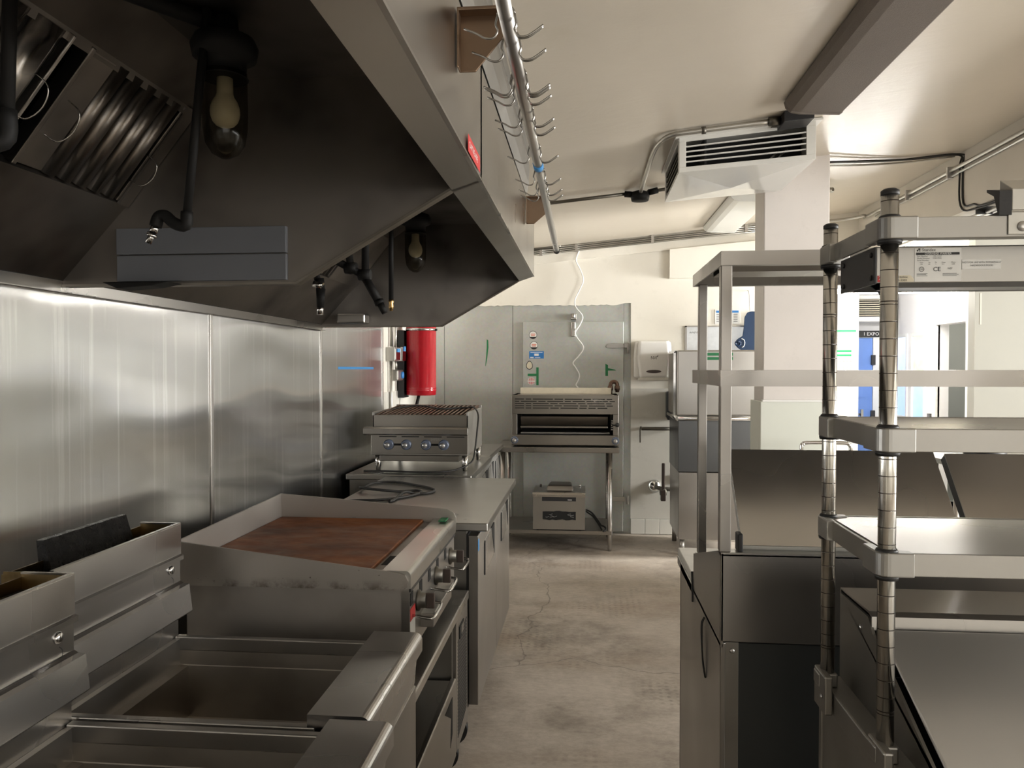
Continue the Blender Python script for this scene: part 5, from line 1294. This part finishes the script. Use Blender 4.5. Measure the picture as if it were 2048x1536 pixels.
t = thing('overhead_warmer', 'long overhead food warmer with rating label, hung under the top shelf tier', 'food warmer', (.9, 1.32, 1.62))
WX0, WX1, WY0, WY1 = .449, 1.36, 1.25, 1.405
M().box(WX0 + .003, WX1, WY0, WY0 + .003, 1.634, 1.689).box(WX0, WX1, WY1 - .003, WY1, 1.634, 1.689).build('case', MT['shelf_alu'], t, .001)
M().box(WX0 + .003, WX1, WY0 + .002, WY1 - .002, 1.6885, 1.6905).build('top_gap', MT['dark_gap'], t)
e_ = M().prism([(WY0 - .001, 1.632), (WY1 + .002, 1.632), (WY1 + .002, 1.690), (WY0 - .001, 1.690)], 'x', WX0 - .001, WX0 + .003).build('end_plate', MT['dark_gap'], t, .001)
s_ = M()
for y in (WY0 + .012, WY1 - .015):
    for z in (1.643, 1.679): s_.lathe([(.0045, 0), (.004, -.002), (.001, -.003)], (WX0 - .001, y, z), 'x')
s_.build('screw', MT['black'], e_)
M().strip([(WY0 + .001, 1.6345), (WY0 + .004, 1.6265), (WY0 + .05, 1.626), (WY1 - .05, 1.650), (WY1, 1.634)], 'x', WX0 + .02, WX1, .002).build('reflector', MT['ss_dark'], t)
lb = M().box(.5085, .5775, WY0 - .0008, WY0, 1.6355, 1.6868).build('rating_label', MT['paper'], t)
k_ = M().box(.5105, .5745, WY0 - .0013, WY0 - .0009, 1.6765, 1.6802)
YF = WY0 - .0010
tx = M()
tx.text('Standex', .0064, (.5188, YF, 1.6822)).box(.5115, .5135, YF - .0003, YF, 1.6820, 1.6845).box(.5145, .5165, YF - .0003, YF, 1.6820, 1.6835).box(.5135, .5165, YF - .0003, YF, 1.6842, 1.6866)
tx.text('Part Number:', .0030, (.5115, YF, 1.6735)).text('Model Number:', .0030, (.5115, YF, 1.6703)).text('Serial Number:', .0030, (.5115, YF, 1.6671))
tx.text('100-13147', .0030, (.5350, YF, 1.6735)).text('OW-72HL', .0030, (.5350, YF, 1.6703)).text('Volts', .0026, (.5155, YF, 1.6640)).text('Hz', .0026, (.5285, YF, 1.6640)).text('Ph', .0026, (.5385, YF, 1.6640)).text('Amps', .0026, (.5480, YF, 1.6640)).text('Watts', .0026, (.5620, YF, 1.6640))
tx.text('120', .0026, (.5160, YF, 1.6612)).text('60', .0026, (.5285, YF, 1.6612)).text('1', .0026, (.5390, YF, 1.6612)).text('8.3', .0026, (.5485, YF, 1.6612)).text('1000', .0026, (.5625, YF, 1.6612))
tx.text('CE', .0095, (.5355, YF, 1.6512)).text('NSF', .0042, (.5570, YF, 1.6540)).text('UL', .0038, (.5165, YF, 1.6532))
tx.tube([(.5188 + .0035 * math.cos(a), YF - .0002, 1.6545 + .0035 * math.sin(a)) for a in [2 * PI * q / 16 for q in range(17)]], .0003, 4)
for q in range(6):
    tx.box(.5115, .5275 - .002 * (q % 2), YF - .0003, YF, 1.6475 - q * .0018, 1.6480 - q * .0018) if q < 3 else tx.box(.5500, .5735 - .003 * (q % 2), YF - .0003, YF, 1.6530 - q * .0018, 1.6535 - q * .0018)
tx.build('print', MT['ink'], lb)
kb = k_.build('heading_bar', MT['ink'], lb)
M().text('OVERHEAD WARMER', .0041, (.5425, WY0 - .0015, 1.6770), align='CENTER').build('heading', MT['whiteink'], lb)
lb = M().box(.5785, .6355, WY0 - .0008, WY0, 1.6535, 1.6685).build('warning_label', MT['paper'], t)
M().text('NOT FOR USE WITH POTENTIALLY', .0036, (.607, YF, 1.6628), align='CENTER').text('HAZARDOUS FOOD', .0036, (.607, YF, 1.6582), align='CENTER').build('print', MT['ink'], lb)
lb = M().box(.4535, .475, WY0 - .0008, WY0, 1.6352, 1.6452).build('sticker', MT['redl'], t)
M().text('24', .0075, (.4545, YF, 1.6388)).build('print', MT['whiteink'], lb)
lb = M().prism([(.4755, 1.6352), (.5075, 1.6352), (.5075, 1.6395), (.5025, 1.6455), (.4755, 1.6455)], 'y', WY0 - .0008, WY0).build('sticker', MT['cream'], t)
M().text('Hr Hotline', .0045, (.478, YF, 1.6412)).text('833-3303', .0048, (.4785, YF, 1.6362)).build('print', MT['ink'], lb)
M().tube([(.470, 1.33, 1.652), (.49, 1.33, 1.622), (.4975, 1.33, 1.612)], .003, 6, 4).lathe([(.004, -.004), (.006, 0), (.004, .004)], (.4975, 1.33, 1.610)).build('switch', MT['rubber'], t)

# --- behind the island
t = thing('utility_cart', 'small steel cart with a chrome push handle in front of the column', 'cart', (1.36, 4.5, 0))
M().tube([(1.225, 4.5, .80), (1.225, 4.5, 1.045), (1.235, 4.5, 1.072), (1.26, 4.5, 1.082), (1.46, 4.5, 1.082), (1.485, 4.5, 1.072), (1.495, 4.5, 1.045), (1.495, 4.5, .80)], .011, 12, 4).build('handle', MT['chrome'], t)
for z in (.80, .25):
    M().box(1.20, 1.52, 4.22, 4.53, z, z + .03).build('shelf', MT['steel'], t, .004)
for x in (1.215, 1.505):
    for y in (4.235, 4.5):
        M().cyl((x, y, .06), (x, y, .82), .011).build('leg', MT['steel_z'], t)
        M().cyl((x, y - .01, .035), (x, y + .01, .035), .035).build('caster', MT['black'], t)
t = thing('shelf_rack', 'low steel shelf rack behind the raised lids of the prep table', 'shelf', (2.0, 3.75, 0))
for z in (1.07, .55, .15):
    M().box(1.60, 2.36, 3.50, 3.95, z, z + .025).build('shelf_board', MT['steel'], t, .003)
for x in (1.615, 2.345):
    for y in (3.515, 3.935):
        M().cyl((x, y, 0), (x, y, 1.095), .012).build('leg', MT['steel_z'], t)
t = thing('frying_pan', 'black round pan on the low shelf rack, just showing over the second lid', 'pan', (1.80, 3.7, 1.0955))
M().lathe([(.0, 0), (.07, 0), (.095, .045), (.092, .045), (.068, .006), (.001, .005)], (1.78, 3.62, 1.0965), caps=False).build('bowl', MT['black'], t)
M().tube([(1.87, 3.62, 1.135), (2.02, 3.63, 1.15)], .009, 8).build('handle', MT['ratty'], t)
